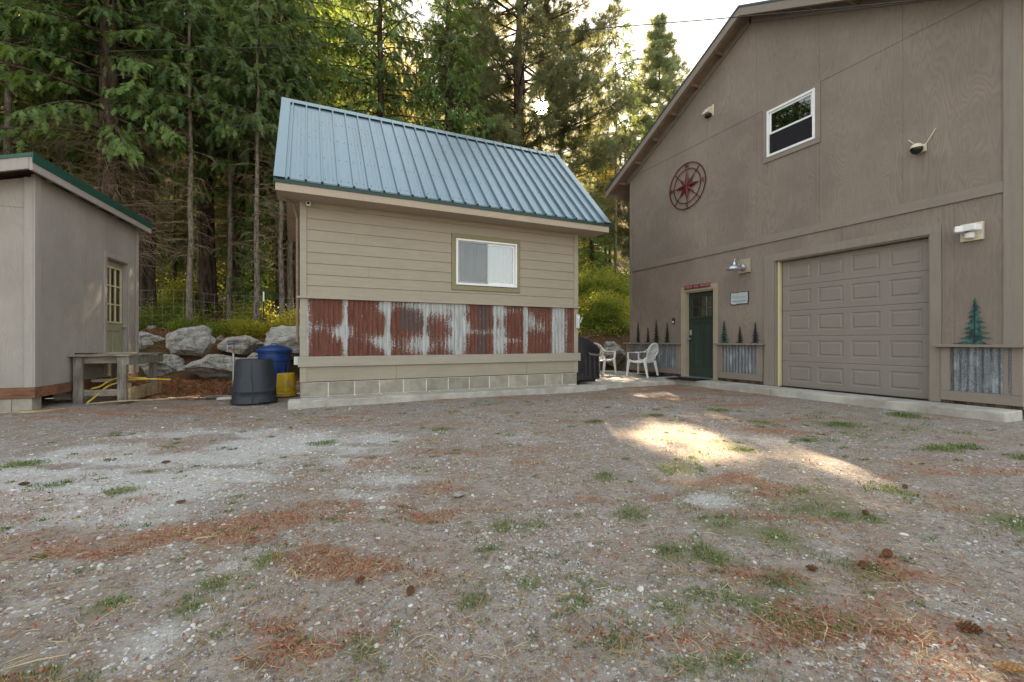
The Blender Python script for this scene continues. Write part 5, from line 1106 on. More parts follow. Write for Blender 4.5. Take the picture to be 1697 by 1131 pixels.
def fir_parts(seed, H, h0, Lmax, step=.42, per=5, droop=.35, dens=.17, fs=1.0, kind='fir', taper=.8, sparse=0.0, lowdead=True, templates=None, cull=None, deadn=1.0):
    g = np.random.default_rng(seed); pos, dirs = [], []; tubes = MB(); dead = MB(); z = h0; k = 0
    while z < H * .985:
        f = (z - h0) / (H - h0); Lz = Lmax * (1 - f) ** taper * (1 if f > .12 else .7 + 2.5 * f) + .12
        for b in range(per):
            az = 2.399 * k + b * 2 * math.pi / per + g.normal(0, .25); k += 1; L = Lz * g.uniform(.7, 1.15)
            if g.random() < sparse: continue
            rise = .30 if f > .6 else .12; d = droop * (1 - f * .7) * g.uniform(.6, 1.3); ca, sa = math.cos(az), math.sin(az); z0 = z + g.uniform(-.2, .2); P = []
            n = max(4, int(L / .35))
            for i in range(n + 1):
                t = i / n; r = L * t; P.append((r * ca, r * sa, z0 + rise * L * t - d * L * t * t * 1.3 + (.18 * L * t ** 4)))
            tubes.tube(P, [max(.004, .012 + .010 * L * (1 - i / n)) for i in range(n + 1)], 4, False)
            ts = np.arange(max(.18, .35 / L) if kind != 'pine' else .33, 1.0, dens / max(L, .2)); Pn = np.array(P)
            for t in ts:
                i = min(int(t * n), n - 1); u = t * n - i; p = Pn[i] * (1 - u) + Pn[i + 1] * u; td = Pn[i + 1] - Pn[i]; td /= np.linalg.norm(td)
                side = np.array([-sa, ca, 0])
                if kind != 'pine':
                    for s_ in (-1, 1):
                        ext = g.uniform(0, .25) * L * (1 - t) ; dd = td * g.uniform(.4, 1.0) + side * s_ * g.uniform(.4, 1.0) + np.array([0, 0, -g.uniform(.05, 1.1)])
                        pos.append(p + dd * ext * .5); dirs.append(dd)
                        if g.random() < .45: pos.append(p + dd * (ext + .18)); dirs.append(dd + np.array([0, 0, -.8]))
                else:
                    for _ in range(3):
                        dd = td * g.uniform(.1, .9) + side * g.normal(0, .8) + np.array([0, 0, g.normal(.25, .5)]); o_ = g.uniform(.1, .6) * (.4 + L * .16); q = p + dd / np.linalg.norm(dd) * o_
                        pos.append(q); dirs.append(dd)
                        for _ in range(3): dv = g.normal(0, .11, 3); pos.append(q + dv); dirs.append(dd * .6 + dv * 4)
                        if g.random() < .5: tubes.tube([tuple(p), tuple(q)], [.010, .004], 3, False)
            pos.append(Pn[-1]); dirs.append(Pn[-1] - Pn[-2])
        z += step * g.uniform(.8, 1.2)
    if lowdead:
        z = .8 if h0 < 3 else h0 * .35
        while z < h0 + .5:
            az = g.uniform(0, 6.28); L = g.uniform(.5, 1.0) * Lmax * .5; ca, sa = math.cos(az), math.sin(az); c_ = g.uniform(-.5, .25)
            P = [(L * t * ca + .06 * g.normal(), L * t * sa + .06 * g.normal(), z + L * (.15 * t + c_ * t * t)) for t in (0, .25, .5, .75, 1)]
            dead.tube(P, [.014, .011, .008, .006, .003], 3, False)
            for _ in range(5 if deadn < 2 else 8):
                t = g.uniform(.2, 1); a2 = az + g.normal(0, .8); l2 = g.uniform(.2, .6); q = (L * t * ca, L * t * sa, z + L * (.15 * t + c_ * t * t))
                dead.tube([q, (q[0] + l2 * .6 * math.cos(a2), q[1] + l2 * .6 * math.sin(a2), q[2] - l2 * .2), (q[0] + l2 * math.cos(a2), q[1] + l2 * math.sin(a2), q[2] - l2 * .75)], [.006, .004, .002], 3, False)
            z += g.uniform(.10, .26) / deadn
    pos = np.array(pos); dirs = np.array(dirs)
    if cull is not None: k_ = cull(pos); pos = pos[k_]; dirs = dirs[k_]
    tm = templates or (TU if kind == 'pine' else FR)
    V, F, T = place(tm, pos, dirs, g.uniform(.75, 1.25, len(pos)) * fs, g.normal(0, .35, len(pos)), g)
    return V, F, T, tubes, dead
def tree_set(name, seed, H, h0, Lmax, mat, r0, bark, **kw):
    V, F, T, tubes, dead = fir_parts(seed, H, h0, Lmax, **kw)
    crown = arr_mesh('crown', V, F, mat, {'tint': T}); g = random.Random(seed); mb = MB(); n = 14; ptsT = []; rr = []
    for i in range(n + 1):
        t = i / n; ptsT.append((g.gauss(0, .03) * H * .04 * (0 if i == 0 else 1), g.gauss(0, .03) * H * .04 * (0 if i == 0 else 1), H * t - .4 * (i == 0))); rr.append(max(.012, r0 * (1 - t) ** .8 * (1.35 if i == 0 else 1)))
    mb.tube(bez(ptsT, 3), list(np.interp(np.linspace(0, 1, 3 * n + 1), np.linspace(0, 1, n + 1), rr)), 12, False)
    def m_(mbx, nm, mt):
        me = bpy.data.meshes.new(nm); me.from_pydata([tuple(v) for v in mbx.v], [], mbx.f); me.materials.append(mt); me.polygons.foreach_set('use_smooth', [True] * len(me.polygons)); return me
    return dict(crown=crown, trunk=m_(mb, 'trunk', bark), limbs=m_(tubes, 'limbs', M['bark']), dead=m_(dead, 'dead_branches', M['twig']) if dead.v else None)
def gap(x, y, rz_, sc, rays):
    # gaps cut into one crown along sun rays to let the light through; rays = (origin, radius, elevation)
    def f(pos):
        c_, s_ = math.cos(rz_), math.sin(rz_); w = np.stack([x + sc * (pos[:, 0] * c_ - pos[:, 1] * s_), y + sc * (pos[:, 0] * s_ + pos[:, 1] * c_), float(terr(x, y)) - .1 + sc * pos[:, 2]], -1); k = np.ones(len(pos), bool)
        for o_, r_, el in rays:
            d = np.array([math.sin(SUN_AZ) * math.cos(R(el)), math.cos(SUN_AZ) * math.cos(R(el)), math.sin(R(el))]); q = w - np.array(o_); t_ = q @ d; k &= np.linalg.norm(q - t_[:, None] * d, axis=1) > r_ * rng.uniform(.55, 1.5, len(pos))
        return k
    return f
S = {}
S['firD'] = tree_set('firD', 9, 17, 4.6, 2.9, M['fir'], .21, M['bark'], dens=.20, droop=.45, cull=gap(2.6, 18.2, .5, 1.1, [((-2.6, 8.3, .1), 1.0, 26.9), ((-3.1, 9.9, 1.8), .5, 26.9), ((-3.6, 7.4, .1), .8, 26.9)]))
S['firA'] = tree_set('firA', 1, 19, 3.6, 3.5, M['fir_bright'], .30, M['bark'], dens=.155, fs=.8)
S['firB'] = tree_set('firB', 2, 17, 4.6, 2.9, M['fir'], .21, M['bark'], dens=.17, fs=.85, droop=.45)
S['firH'] = tree_set('firH', 12, 20, 7.2, 3.0, M['fir'], .26, M['bark'], dens=.155, fs=.8, droop=.6, deadn=2.2)
S['firS'] = tree_set('firS', 13, 19, 5.4, 3.7, M['fir_bright'], .32, M['bark'], dens=.135, fs=.75, droop=.5, deadn=7.0)
S['firC'] = tree_set('firC', 3, 13, 6.4, 1.5, M['fir'], .085, M['bark_pale'], dens=.2, per=4, deadn=1.4)
S['pine'] = tree_set('pine', 4, 24, 3.0, 5.6, M['pine'], .46, M['bark'], dens=.20, kind='pine', step=.50, per=6, droop=.15, taper=.5, fs=1.15, sparse=.15, cull=gap(9.63, 19.8, .8, 1.0, [((0, 0, 1.02), .42, 28.2), ((3.75, 3.7, 0), .48, 26.9), ((1.75, .55, 0), .2, 26.9)]))
S['pineN'] = tree_set('pineN', 5, 19.5, 2.0, 4.6, M['pine_green'], .17, M['bark'], dens=.34, kind='pine', step=.46, per=6, droop=.05, taper=.9, fs=1.35, lowdead=False)
S['far'] = tree_set('far', 6, 17, 4.5, 2.7, M['far'], .15, M['bark'], dens=.34, step=.6, fs=1.35, templates=FRL, lowdead=False)
def tree(name, key, x, y, rz_, sc, label, group, lean=0):
    e = empty(name, (x, y, float(terr(x, y)) - .1), rz_); tag(e, label, 'tree', group); e.rotation_euler.x = lean; s_ = S[key]
    e.scale = (sc,) * 3 if not hasattr(sc, '__len__') else sc
    obj('trunk', s_['trunk'], e); c = obj('crown', s_['crown'], e); l = obj('limbs', s_['limbs'], e); tag(l, kind='stuff')
    if s_['dead']: tag(obj('dead_branches', s_['dead'], e), kind='stuff')
    return e
GRP = 'trees of the wood behind the sheds'
TR = [('fir_tree', 'firH', -4.8, 17.7, .4, 1.05, 'dark trunked fir just right of the left shed roof'),
      ('fir_tree', 'firS', -5.15, 16.0, 1.9, 1.0, 'big shaggy barked fir with green boughs directly behind the left shed'),
      ('fir_tree', 'firC', -3.14, 15.35, .4, 1.0, 'slender pale trunked fir in front of the fence, right of the left shed'),
      ('fir_tree', 'firH', -3.6, 20.4, 2.4, 1.1, 'thick dark fir behind the slender pale trunk'),
      ('fir_tree', 'firH', -2.6, 20.6, 4.0, .95, 'dark fir second of the thick trunks in the middle of the left wood'),
      ('fir_tree', 'firC', -1.43, 15.0, 2.0, .95, 'slender leaning fir trunk above the charcoal trash can'),
      ('fir_tree', 'firC', -.83, 15.8, 3.3, 1.0, 'slender fir trunk left of the middle shed, behind the fence post'),
      ('fir_tree', 'firC', -.62, 16.9, 5.0, 1.1, 'slender fir trunk nearest the left edge of the middle shed'),
      ('fir_tree', 'firC', -2.45, 17.4, 1.1, 1.1, 'slender dark fir between the thick trunks in the shade'),
      ('fir_tree', 'firH', -2.2, 24.5, 3.0, 1.1, 'fir deep in the wood seen between the thick trunks'),
      ('fir_tree', 'firB', -7.6, 18.8, 1.0, 1.15, 'fir behind the left shed roof, second from the left edge'),
      ('fir_tree', 'firA', -9.6, 16.4, 3.0, 1.05, 'broad fir whose boughs fill the top left corner'),
      ('fir_tree', 'firH', -6.4, 23.0, 5.0, 1.15, 'tall fir deep behind the left shed'),
      ('fir_tree', 'firC', -7.3, 16.2, 2.2, 1.2, 'thin fir trunk seen above the left shed roof, left one'),
      ('fir_tree', 'firC', -6.7, 17.4, .2, 1.2, 'thin fir trunk seen above the left shed roof, right one'),
      ('fir_tree', 'firA', -.25, 18.4, 2.6, 1.1, 'bushy bright green fir over the left end of the teal roof'),
      ('fir_tree', 'firD', 2.6, 18.2, .5, 1.1, 'fir with hanging boughs over the middle of the teal roof'),
      ('fir_tree', 'firA', 5.1, 17.2, 3.6, .82, 'green fir over the right half of the teal roof, left of the sun'),
      ('fir_tree', 'firH', .6, 23.5, 1.7, 1.15, 'fir behind the bright green fir at the roof ridge'),
      ('fir_tree', 'firB', 7.6, 23.4, 2.2, 1.15, 'fir behind the right half of the teal roof, deeper in the wood'),
      ('fir_tree', 'firB', 1.2, 27.5, 4.4, 1.2, 'tall dark fir far behind the teal roof'),
      ('pine_tree', 'pine', 9.63, 19.8, .8, 1.0, 'tall pine with a thick trunk beside the low sun'),
      ('pine_tree', 'pineN', 21.8, 22.9, 0, .97, 'pointed green pine standing against the sky between pine and garage roof'),
      ('pine_tree', 'firC', 16.5, 20.9, 2, 1.35, 'thin dark trunked pine in the gap between shed and garage')]
for a in TR: tree(*a, GRP)
for i, (x, y, rz_, sc, lab) in enumerate(((-22, -30, 0, 1.1, 'fir across the road far behind the viewer, left'), (6, -38, 2, 1.2, 'fir across the road behind the viewer, middle'), (-8, -34, 4, .9, 'fir across the road behind the viewer, shorter'), (-30, -8, 1, 1.1, 'fir standing far off to the left of the yard'))):
    tree('fir_tree', 'firB', x, y, rz_, sc, lab, 'trees around the yard')
# far wood on the hillside: one mass
tv = S['far']; g = np.random.default_rng(77); wood_pos = []
for _ in range(900):
    x = g.uniform(-45, 60); y = g.uniform(30, 75)
    a = math.atan2(x, y)   # leave the sky side open behind the right gap
    px_ = math.degrees(a) - 24.9
    if 7 < px_ < 24 : 
        if g.random() < .75 or y < 45: continue
    cc_ = x - .548 * y
    if -.8 < cc_ < 4.6 and y < 62: continue
    if -11.6 < cc_ < -4.0 and y < 64: continue
    if any((x - p[0]) ** 2 + (y - p[1]) ** 2 < 4.2 ** 2 for p in wood_pos): continue
    wood_pos.append((x, y))
wood_pos = wood_pos[:120] + [(19, 25.2), (21.5, 28), (23.5, 30.5), (18.6, 26.5), (25.5, 33), (22.5, 33), (26, 37)]
fw = empty('far_wood', (0, 40, float(terr(0, 40)))); tag(fw, 'sunlit mass of conifers rising on the hillside behind everything', 'wood', kind='stuff')
me_c = tv['crown']; nvv = len(me_c.vertices); co = np.empty(nvv * 3, dtype=np.float32); me_c.vertices.foreach_get('co', co)
base = np.array([0, 40, float(terr(0, 40))])
for i, (x, y) in enumerate(wood_pos):
    px_ = math.degrees(math.atan2(x, y)) - 24.9; sc = g.uniform(.75, 1.25) * (.62 if 2 < px_ < 26 else 1.0)
    p = (x - base[0], y - base[1], float(terr(x, y)) - base[2] - .2)
    for nm in ('trunk', 'crown'):
        o = obj(nm, tv[nm], fw, p, g.uniform(0, 6.28), sc); tag(o, kind='stuff')

for i, (x, y, k, sc, lab) in enumerate(((-6.0, 20.2, 'firC', 1.15, 'slender trunk left of the two thick dark ones, behind the shed eave'), (-4.3, 22.6, 'firC', 1.2, 'slender trunk far back in the gap beside the left shed'), (-1.9, 19.2, 'firC', 1.05, 'slender trunk in the shade left of the leaning fir'), (-1.1, 21.2, 'firH', .95, 'thick dark trunk behind the leaning fir'), (-.1, 20.4, 'firC', 1.1, 'slender trunk almost hidden by the middle shed corner'),
        (-5.6, 24.6, 'firB', .42, 'young low fir deep in the wood behind the left shed eave'), (-3.2, 25.4, 'firB', .40, 'young low fir deep in the wood between thick trunks'), (-.9, 24.8, 'firB', .45, 'young low fir deep in the wood near the middle shed'), (-1.7, 17.0, 'firA', .24, 'small young fir behind the fence left of the post'), (-7.8, 26.5, 'firA', .6, 'bushy fir far back behind the left shed roof'),
        (-3.4, 28.5, 'firA', .55, 'bushy fir on the slope behind the thick trunks'), (-.4, 28.0, 'firA', .6, 'bushy fir on the slope left of the middle shed'))):
    tree('fir_tree', k, x, y, i * 1.3, sc, lab, GRP)
g = np.random.default_rng(21); n = 16000; x = np.concatenate([g.uniform(-14, 1.5, n), g.uniform(8.5, 26, n)]); y = np.concatenate([16.4 + 30 * g.random(n) ** 1.4, 12.8 + 26 * g.random(n) ** 1.3]); k = (g.random(2 * n) < sstep(.38, .58, fbm(x * .5 + 4, y * .5, 4))) & ~((x > 8.3) & (y < 11)); x, y = x[k], y[k]; n = len(x)
V, F, T = place([(a * 1.0, b) for a, b in [leaf_template(random.Random(k + 20), 6, .10, .16) for k in range(5)]], np.stack([x, y, terr(x, y) + g.uniform(.02, .28, n)], -1), g.normal(0, 1, (n, 3)), g.uniform(.6, 1.3, n) * (1 + .03 * (y - 15)), g.uniform(0, 6, n), g)
o = obj('undergrowth', arr_mesh('undergrowth', V, F, M['shrub'], {'tint': T})); tag(o, 'green undergrowth covering the floor of the wood and the slope', 'undergrowth', kind='stuff')
# ------------------------------------------------------------------ shrubs
def shrub_mesh(seed, rx, h, n, mat, fs=1.0):
    g = np.random.default_rng(seed); th = g.uniform(0, 6.28, n); ph = np.arccos(g.uniform(0, 1, n)); r = g.uniform(.45, 1, n) ** .5 * (1 + .3 * np.sin(th * 3 + seed) + .2 * np.sin(ph * 7 + th * 2))
    pos = np.stack([r * rx * np.sin(ph) * np.cos(th), r * rx * np.sin(ph) * np.sin(th), r * h * np.cos(ph) + .03], -1)
    dirs = pos + g.normal(0, .2, pos.shape) + np.array([0, 0, .1]); V, F, T = place(LF, pos, dirs, g.uniform(.7, 1.4, n) * fs, g.uniform(0, 6, n), g)
    me = arr_mesh('foliage', V, F, mat, {'tint': T}); mb = MB()
    for k in range(14):
        p = pos[k * 7 % n]; mb.tube([(0, 0, 0), (p[0] * .4, p[1] * .4, p[2] * .6), tuple(p)], [.010, .007, .003], 3, False)
    m2 = bpy.data.meshes.new('stems'); m2.from_pydata([tuple(v) for v in mb.v], [], mb.f); m2.materials.append(M['twig']); return me, m2
SH = {'low': shrub_mesh(1, .45, .40, 420, M['shrub_y']), 'low2': shrub_mesh(2, .5, .45, 420, M['shrub']), 'big': shrub_mesh(3, 1.0, 1.35, 2200, M['shrub'], 1.1), 'bigy': shrub_mesh(4, .95, 1.1, 1900, M['shrub_y'], 1.1)}
def shrub(key, x, y, sc, label, group='low shrubs at the edge of the wood'):
    e = empty('shrub', (x, y, float(terr(x, y)) - .03), x * 7.1); e.scale = (sc,) * 3; tag(e, label, 'shrub', group); obj('foliage', SH[key][0], e); tag(obj('stems', SH[key][1], e), kind='stuff')
LS = [(-.62, 14.35, 'low', .85, 'yellow green shrub at the left edge of the middle shed'), (-1.05, 14.55, 'low', .65, 'yellow green shrub right of the fence post'), (-1.55, 14.4, 'low', .75, 'yellow green shrub left of the fence post'),
      (-2.0, 14.7, 'low', .7, 'low yellow shrub above the speckled boulder'), (-2.35, 14.45, 'low2', .6, 'low green shrub above the largest boulder'), (-3.2, 15.0, 'low2', .6, 'low green shrub at the foot of the pale slender trunk'),
      (-4.3, 15.6, 'low2', .9, 'green shrub beside the left shed behind the fence'), (-4.6, 14.7, 'low2', .7, 'green shrub tucked behind the left shed corner'), (-.3, 15.3, 'low', 1.1, 'yellow green shrub behind the fence near the middle shed'), (-1.7, 15.9, 'low2', .9, 'green shrub behind the fence between slender trunks'),
      (-3.9, 17.0, 'low2', 1.1, 'dark green shrub in the shade between trunks'), (-1.9, 18.6, 'low', 1.2, 'sunlit shrub deeper in the wood'), (-4.6, 21.5, 'bigy', .8, 'sunlit bush deep in the wood right of the left shed'), (-1.2, 22.5, 'bigy', .8, 'sunlit bush deep in the wood left of the middle shed')]
for x, y, k, sc, lab in LS: shrub(k, x, y, sc, lab)
BS = [(10.3, 13.9, 'big', .75, 'round green bush above the pale boulder in the gap'), (11.3, 14.6, 'bigy', .8, 'yellow green bush by the garage corner in the gap'), (10.6, 15.0, 'bigy', .8, 'yellow green bush above the grill in the gap'), (12.1, 16.0, 'big', 1.1, 'tall green bush halfway up the slope in the gap'),
      (11.8, 16.9, 'big', 1.0, 'green bush halfway up behind the middle shed edge'), (13.5, 17.4, 'bigy', 1.0, 'yellow bush high on the slope by the garage'), (14.3, 19.2, 'bigy', .9, 'pale bush at the top of the slope in the gap'), (15.6, 20.0, 'big', 1.0, 'green bush at the top of the slope beside the garage'), (13.0, 18.4, 'big', 1.0, 'bushy green shrub near the foot of the small dense fir')]
for x, y, k, sc, lab in BS: shrub(k, x, y, sc, lab, 'bushes on the slope between shed and garage')
tree('fir_tree', 'firA', 15.3, 21.6, 1.0, .50, 'small dense fir at the top of the slope beside the middle shed edge', GRP)
# fallen branches on slope
for i, (x, y, a, l, lab) in enumerate(((8.6, 12.6, 20, 1.5, 'bare fallen branch on the slope behind the grill'), (9.6, 13.4, -8, 1.3, 'bare fallen branch above the boulders in the gap'), (11.6, 16.2, 6, 2.0, 'bleached fallen branch higher on the slope in the gap'))):
    e = empty('fallen_branch', (x, y, float(terr(x, y)) + .15), R(a)); tag(e, lab, 'branch', 'fallen branches on the slope')
    MB().tube(bez([(0, 0, -.1), (l * .3, .02, .06), (l * .6, -.05, .18), (l, .03, .12)], 4), [.028 * (1 - k / 16) for k in range(13)], 6).build('limb', M['bark_pale'], e, True)
    mb = MB()
    for k in range(7): t_ = l * (.2 + .11 * k); mb.tube([(t_, 0, .1), (t_ + .15, .1 * (-1) ** k, .22), (t_ + .3, .25 * (-1) ** k, .12)], [.009, .006, .003], 4)
    mb.build('twigs', M['twig'], e)

# ------------------------------------------------------------------ ground litter, gravel, grass
g = np.random.default_rng(5)
def scatter(n, rmin=.7, rmax=10, power=1.6, amin=-64, amax=64):
    u = g.random(n); k = 2 - power; r = (rmin ** k + u * (rmax ** k - rmin ** k)) ** (1 / k); a = np.radians(24.9 + g.uniform(amin, amax, n)); x = r * np.sin(a); y = r * np.cos(a); return x, y
def ok(x, y):
    m = (y < 7.33) & (x < 7.7) | (y < 2.25) & (x < 8.2); m |= (x < -.5) & (y < 12) & (x > -3.0) & (y > 2); m |= (x < -2.9) & (y < 7.7); return m
def gz(x, y): return terr(x, y) + (fbm(x * 9, y * 9, 3) - .5) * .012
# stones
x, y = scatter(125000, .75, 9, 1.5); p = z_pale(x, y); l = z_lit(x, y); keep = ok(x, y) & (g.random(len(x)) < (.16 + .55 * p + .75 * sstep(.50, .68, fbm(x * 1.9, y * 1.9 + 3, 5)))) & (g.random(len(x)) > l * .6); x, y, p = x[keep], y[keep], p[keep]; n = len(x)
octv = np.array([[1, 0, 0], [0, 1, 0], [-1, 0, 0], [0, -1, 0], [.1, .1, 1], [0, 0, -.6]], float); octf = np.array([[0, 1, 4], [1, 2, 4], [2, 3, 4], [3, 0, 4], [1, 0, 5], [2, 1, 5], [3, 2, 5], [0, 3, 5]])
cubev = []
for a_ in range(6): cubev.append([math.cos(a_ * 1.047), math.sin(a_ * 1.047), 0])
for a_ in range(5): cubev.append([.62 * math.cos(a_ * 1.257 + .4), .62 * math.sin(a_ * 1.257 + .4), .72])
cubev = np.array(cubev); cf = [[i, (i + 1) % 6, 6 + min(4, i)] for i in range(6)] + [[(i + 1) % 6, 6 + min(4, (i + 1) % 6) if i < 5 else 6, 6 + min(4, i)] for i in range(5)] + [[6, 7, 8], [6, 8, 9], [6, 9, 10]]; cf = np.array(cf)
dist = np.hypot(x, y); size = np.exp(g.normal(-5.62, .50, n)) * (1 + .3 * p) * (1 + .06 * dist); size = np.clip(size, .002, .019)
V = cubev[None] * (1 + g.normal(0, .17, (n, len(cubev), 3))) * size[:, None, None] * np.stack([g.uniform(.75, 1.4, n), g.uniform(.7, 1.1, n), g.uniform(.45, .9, n)], -1)[:, None, :]
a_ = g.uniform(0, 6.28, n); c_, s_ = np.cos(a_)[:, None], np.sin(a_)[:, None]; V = np.stack([V[..., 0] * c_ - V[..., 1] * s_, V[..., 0] * s_ + V[..., 1] * c_, V[..., 2]], -1) + np.stack([x, y, gz(x, y) - size * .1], -1)[:, None, :]
F = (cf[None] + (np.arange(n) * len(cubev))[:, None, None]).reshape(-1, 3); tint = np.clip(g.beta(1.6, 2.2, n) + .22 * p + .35 * (g.random(n) < .07 + .22 * p), 0, 1)
o = obj('gravel', arr_mesh('gravel', V.reshape(-1, 3), F, M['stone'], {'tint': np.repeat(tint, len(cubev)), 'warm': np.repeat(g.random(n), len(cubev))})); tag(o, 'loose grey and white gravel stones over the yard', 'gravel', kind='stuff')
# strips: (red scales, dry needles, straw)
def strips(name, x, y, L, Wd, lift, m, label, cat, curl=.3, elev=.12):
    n = len(x); a = g.uniform(0, 6.28, n); el = g.normal(0, elev, n); d = np.stack([np.cos(a) * np.cos(el), np.sin(a) * np.cos(el), np.abs(np.sin(el))], -1); s_ = np.stack([-np.sin(a), np.cos(a), g.normal(0, .5, n)], -1)
    c = np.stack([x, y, gz(x, y) + lift], -1); L = L[:, None]; Wd = Wd[:, None]; bend = np.stack([-np.sin(a), np.cos(a), np.zeros(n)], -1) * (g.normal(0, curl, n)[:, None] * L * .3)
    P = np.stack([c - s_ * Wd * .3, c + s_ * Wd * .3, c + d * L * .5 + bend + s_ * Wd * .5, c + d * L * .5 + bend - s_ * Wd * .5, c + d * L + s_ * Wd * .15, c + d * L - s_ * Wd * .15], 1)
    F = np.array([[0, 1, 2, 3], [3, 2, 4, 5]])[None] + (np.arange(n) * 6)[:, None, None]
    o = obj(name, arr_mesh(name, P.reshape(-1, 3), F.reshape(-1, 4), m, {'tint': np.repeat(g.random(n), 6)})); tag(o, label, cat, kind='stuff')
x, y = scatter(120000, .8, 9, 1.6); l = blobs(x, y, LIT); l = z_lit(x, y); k = ok(x, y) & (g.random(len(x)) < np.clip(l * 1.25 * sstep(.18, .7, l + (fbm(x * 6, y * 6) - .5) * .9), 0, 1) + .05); x, y = x[k], y[k]; n = len(x)
strips('leaf_litter', x, y, g.uniform(.008, .020, n), g.uniform(.004, .008, n), g.uniform(.001, .012, n), M['redleaf'], 'red brown cone scales and dead leaves in patches on the gravel', 'leaf litter', elev=.4)
x, y = scatter(60000, .8, 10, 1.6); l = z_lit(x, y); k = ok(x, y) & (g.random(len(x)) < .22 + .7 * l); x, y = x[k], y[k]; n = len(x)
strips('pine_needles', x, y, g.uniform(.03, .075, n), g.uniform(.0014, .0022, n) * (1 + .12 * np.hypot(x, y)), g.uniform(.001, .010, n), M['straw'], 'dry brown pine needles strewn over the gravel', 'pine needles')
x, y = scatter(900, .8, 5, 1.6); l = z_lit(x, y); k = ok(x, y) & (g.random(len(x)) < .3 + .7 * l); x, y = x[k], y[k]; n = len(x)
strips('dry_straw', x, y, g.uniform(.06, .16, n), g.uniform(.002, .0035, n), g.uniform(.002, .015, n), M['straw'], 'pale dry grass stalks lying on the ground', 'straw', curl=.6)
# duff on the bank and forest floor
n = 60000; x = np.concatenate([g.uniform(-6, 0.5, n), g.uniform(5.5, 12, n // 2)]); y = g.uniform(9.0, 22, len(x)); m_ = ~((x > -.3) & (x < 8.5) & (y < 11.2)) & ~((x < -2.9) & (y < 10.9)) & ~((x >= 7.7) & (y < 10.9)); x, y = x[m_], y[m_]; n = len(x)
strips('forest_litter', x, y, g.uniform(.04, .12, n), g.uniform(.006, .016, n), g.uniform(.002, .03, n), M['redleaf'], 'brown needle duff and bark chips on the forest floor', 'forest litter', elev=.4)
# grass
def blades(name, cx, cy, rad, cnt, hgt, m, label):
    X_, Y_, H_ = [], [], []
    for a, b, r, c, h_ in zip(cx, cy, rad, cnt, hgt):
        rr = r * np.sqrt(g.random(c)) * g.uniform(.6, 1.2, c); t = g.uniform(0, 6.28, c); X_.append(a + rr * np.cos(t) * 1.3); Y_.append(b + rr * np.sin(t)); H_.append(h_ * g.uniform(.4, 1.1, c) * (1.2 - rr / r * .6).clip(.3))
    x = np.concatenate(X_); y = np.concatenate(Y_); h_ = np.concatenate(H_); k = ok(x, y) | (y > 11); x, y, h_ = x[k], y[k], h_[k]; n = len(x); a = g.uniform(0, 6.28, n); ln = g.uniform(.2, 1.1, n)
    c = np.stack([x, y, gz(x, y)], -1); s_ = np.stack([-np.sin(a), np.cos(a), np.zeros(n)], -1) * (.0016 * (1 + .25 * np.hypot(x, y)))[:, None]; o1 = np.stack([np.cos(a) * ln * .35 * h_, np.sin(a) * ln * .35 * h_, h_ * .6], -1); o2 = np.stack([np.cos(a) * ln * h_, np.sin(a) * ln * h_, h_ * (1 - .3 * ln)], -1)
    P = np.stack([c - s_, c + s_, c + o1 + s_ * .8, c + o1 - s_ * .8, c + o2 + s_ * .1, c + o2 - s_ * .1], 1); F = np.array([[0, 1, 2, 3], [3, 2, 4, 5]])[None] + (np.arange(n) * 6)[:, None, None]
    o = obj(name, arr_mesh(name, P.reshape(-1, 3), F.reshape(-1, 4), m, {'tint': np.repeat(g.random(n), 6)})); tag(o, label, 'grass', kind='stuff')
gx = np.array([a for a, b in GRASS]); gy = np.array([b for a, b in GRASS]); r3 = g.uniform(.5, 1.3, len(gx))
ex, ey2 = scatter(260, .9, 7.5, 1.1); kk = ok(ex, ey2); ex, ey2 = ex[kk], ey2[kk]; gx = np.concatenate([gx, gx + g.normal(0, .06, len(gx)), ex]); gy = np.concatenate([gy, gy + g.normal(0, .05, len(gy)), ey2]); dd = np.hypot(gx, gy) * np.concatenate([r3, r3 * .7, g.uniform(.05, .35, len(ex))])
blades('grass', gx, gy, .020 + .018 * dd, (22 + 13 * dd).astype(int), .014 + .005 * dd, M['grass'], 'small green grass tufts sprouting through the gravel')
x, y = scatter(2600, .9, 8.5, 1.2); zg = z_grass(x, y); k = ok(x, y) & (g.random(len(x)) < zg * .9); x, y = x[k], y[k]
blades('dry_grass', x, y, np.full(len(x), .07), np.full(len(x), 16), np.full(len(x), .030), M['grass'], 'sparse thin grass growing over the right of the yard')
x, y = scatter(1500, .9, 4.5, 1.2); zg = z_lit(x, y); k = ok(x, y) & (g.random(len(x)) < .12 + zg * .3); x, y = x[k], y[k]
blades('straw_tufts', x, y, np.full(len(x), .045), np.full(len(x), 12), np.full(len(x), .028), M['straw'], 'dry straw coloured grass tufts among the litter')
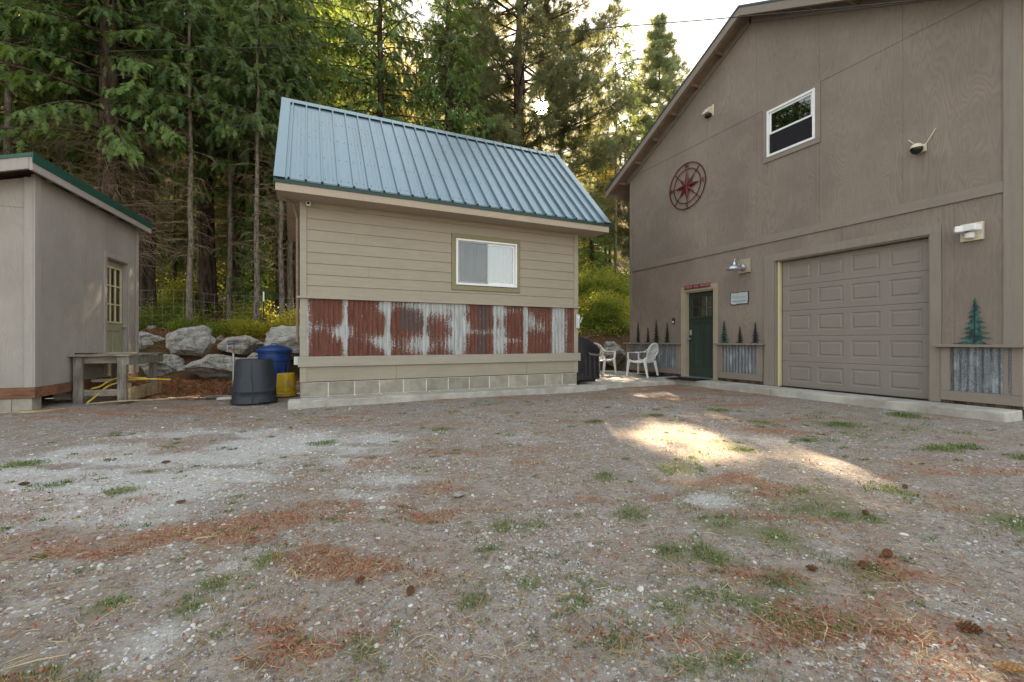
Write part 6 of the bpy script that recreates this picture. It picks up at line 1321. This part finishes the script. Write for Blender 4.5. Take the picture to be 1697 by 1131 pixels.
# pine cones
def cone(x, y, L, W2, rz_, m, label):
    e = empty('pine_cone', (x, y, float(gz(np.array([x]), np.array([y]))[0]) + W2 * .42), rz_); tag(e, label, 'pine cone', 'pine cones on the gravel'); nS = 60 if L > .06 else 36; mb = MB()
    mb.tube([(-L * .48, 0, 0), (0, 0, 0), (L * .46, 0, 0)], [W2 * .15, W2 * .28, W2 * .08], 6)
    for i in range(nS):
        t = i / nS; a = i * 2.4; r = W2 * .5 * math.sin(math.pi * (.12 + .80 * t)) ** .7; xx = -L * .46 + L * .86 * t; s2 = W2 * .20
        cy_, sy_ = math.cos(a), math.sin(a); p = lambda rr, dx, tw: (xx + dx, rr * math.cos(a + tw), rr * math.sin(a + tw))
        mb.add([p(r * .3, 0, 0), p(r * .85, L * .05, -.42), p(r * 1.05, L * .10, 0), p(r * .85, L * .05, .42), p(r * .9, L * .085, 0)], [(0, 1, 2, 3), (0, 3, 4), (0, 4, 1), (1, 4, 2), (2, 4, 3)])
    mb.build('scales', m, e)
CN = [(2.10, .711, .075, .042, -.9, M['cone'], 'largest dark brown pine cone near the lower right corner'), (1.96, .575, .085, .036, -.6, M['cone_tan'], 'tan elongated pine cone at the lower right edge'), (.192, 1.928, .04, .034, .3, M['cone'], 'dark pine cone left of centre on white gravel'),
      (.368, 1.765, .045, .036, 1.0, M['cone'], 'dark pine cone just right of the centre-left one, in brown litter'), (2.055, 1.214, .05, .030, -.8, M['cone'], 'brown pine cone right of centre beside green tufts'), (2.277, 1.123, .05, .035, .4, M['cone'], 'small pine cone in the straw right of centre'),
      (2.497, 1.131, .07, .04, .1, M['cone'], 'pine cone at the edge of the red litter patch on the right'), (2.994, 1.464, .042, .032, .9, M['cone'], 'pine cone beside a green tuft at right'), (3.764, 1.601, .05, .034, .2, M['cone'], 'pine cone on bare gravel toward the garage door'),
      (-1.105, 4.583, .065, .032, .3, M['cone'], 'pine cone on the pale gravel left of the middle shed'), (-.732, 3.353, .06, .03, .2, M['cone'], 'pine cone on the pale strip at left centre'), (-1.844, 4.275, .065, .032, 0, M['cone'], 'pine cone on the pale gravel near the left edge')]
for c_1 in CN: cone(*c_1)

# ------------------------------------------------------------------ the sun itself, seen low between the pine branches
bm = bmesh.new(); bmesh.ops.create_uvsphere(bm, u_segments=32, v_segments=16, radius=17); me = bpy.data.meshes.new('sun'); bm.to_mesh(me); bm.free()
t = NT('sun_surface'); em = t.new('ShaderNodeEmission'); em.inputs[0].default_value = (1, .9, .7, 1); em.inputs[1].default_value = 14; t.link(em.outputs[0], t.out.inputs[0]); me.materials.append(t.m)
se = R(28.2); so = obj('sun', me, None, Vector((math.sin(SUN_AZ) * math.cos(se), math.cos(SUN_AZ) * math.cos(se), math.sin(se))) * 1200 + Vector((0, 0, CAM_Z))); tag(so, kind='structure')
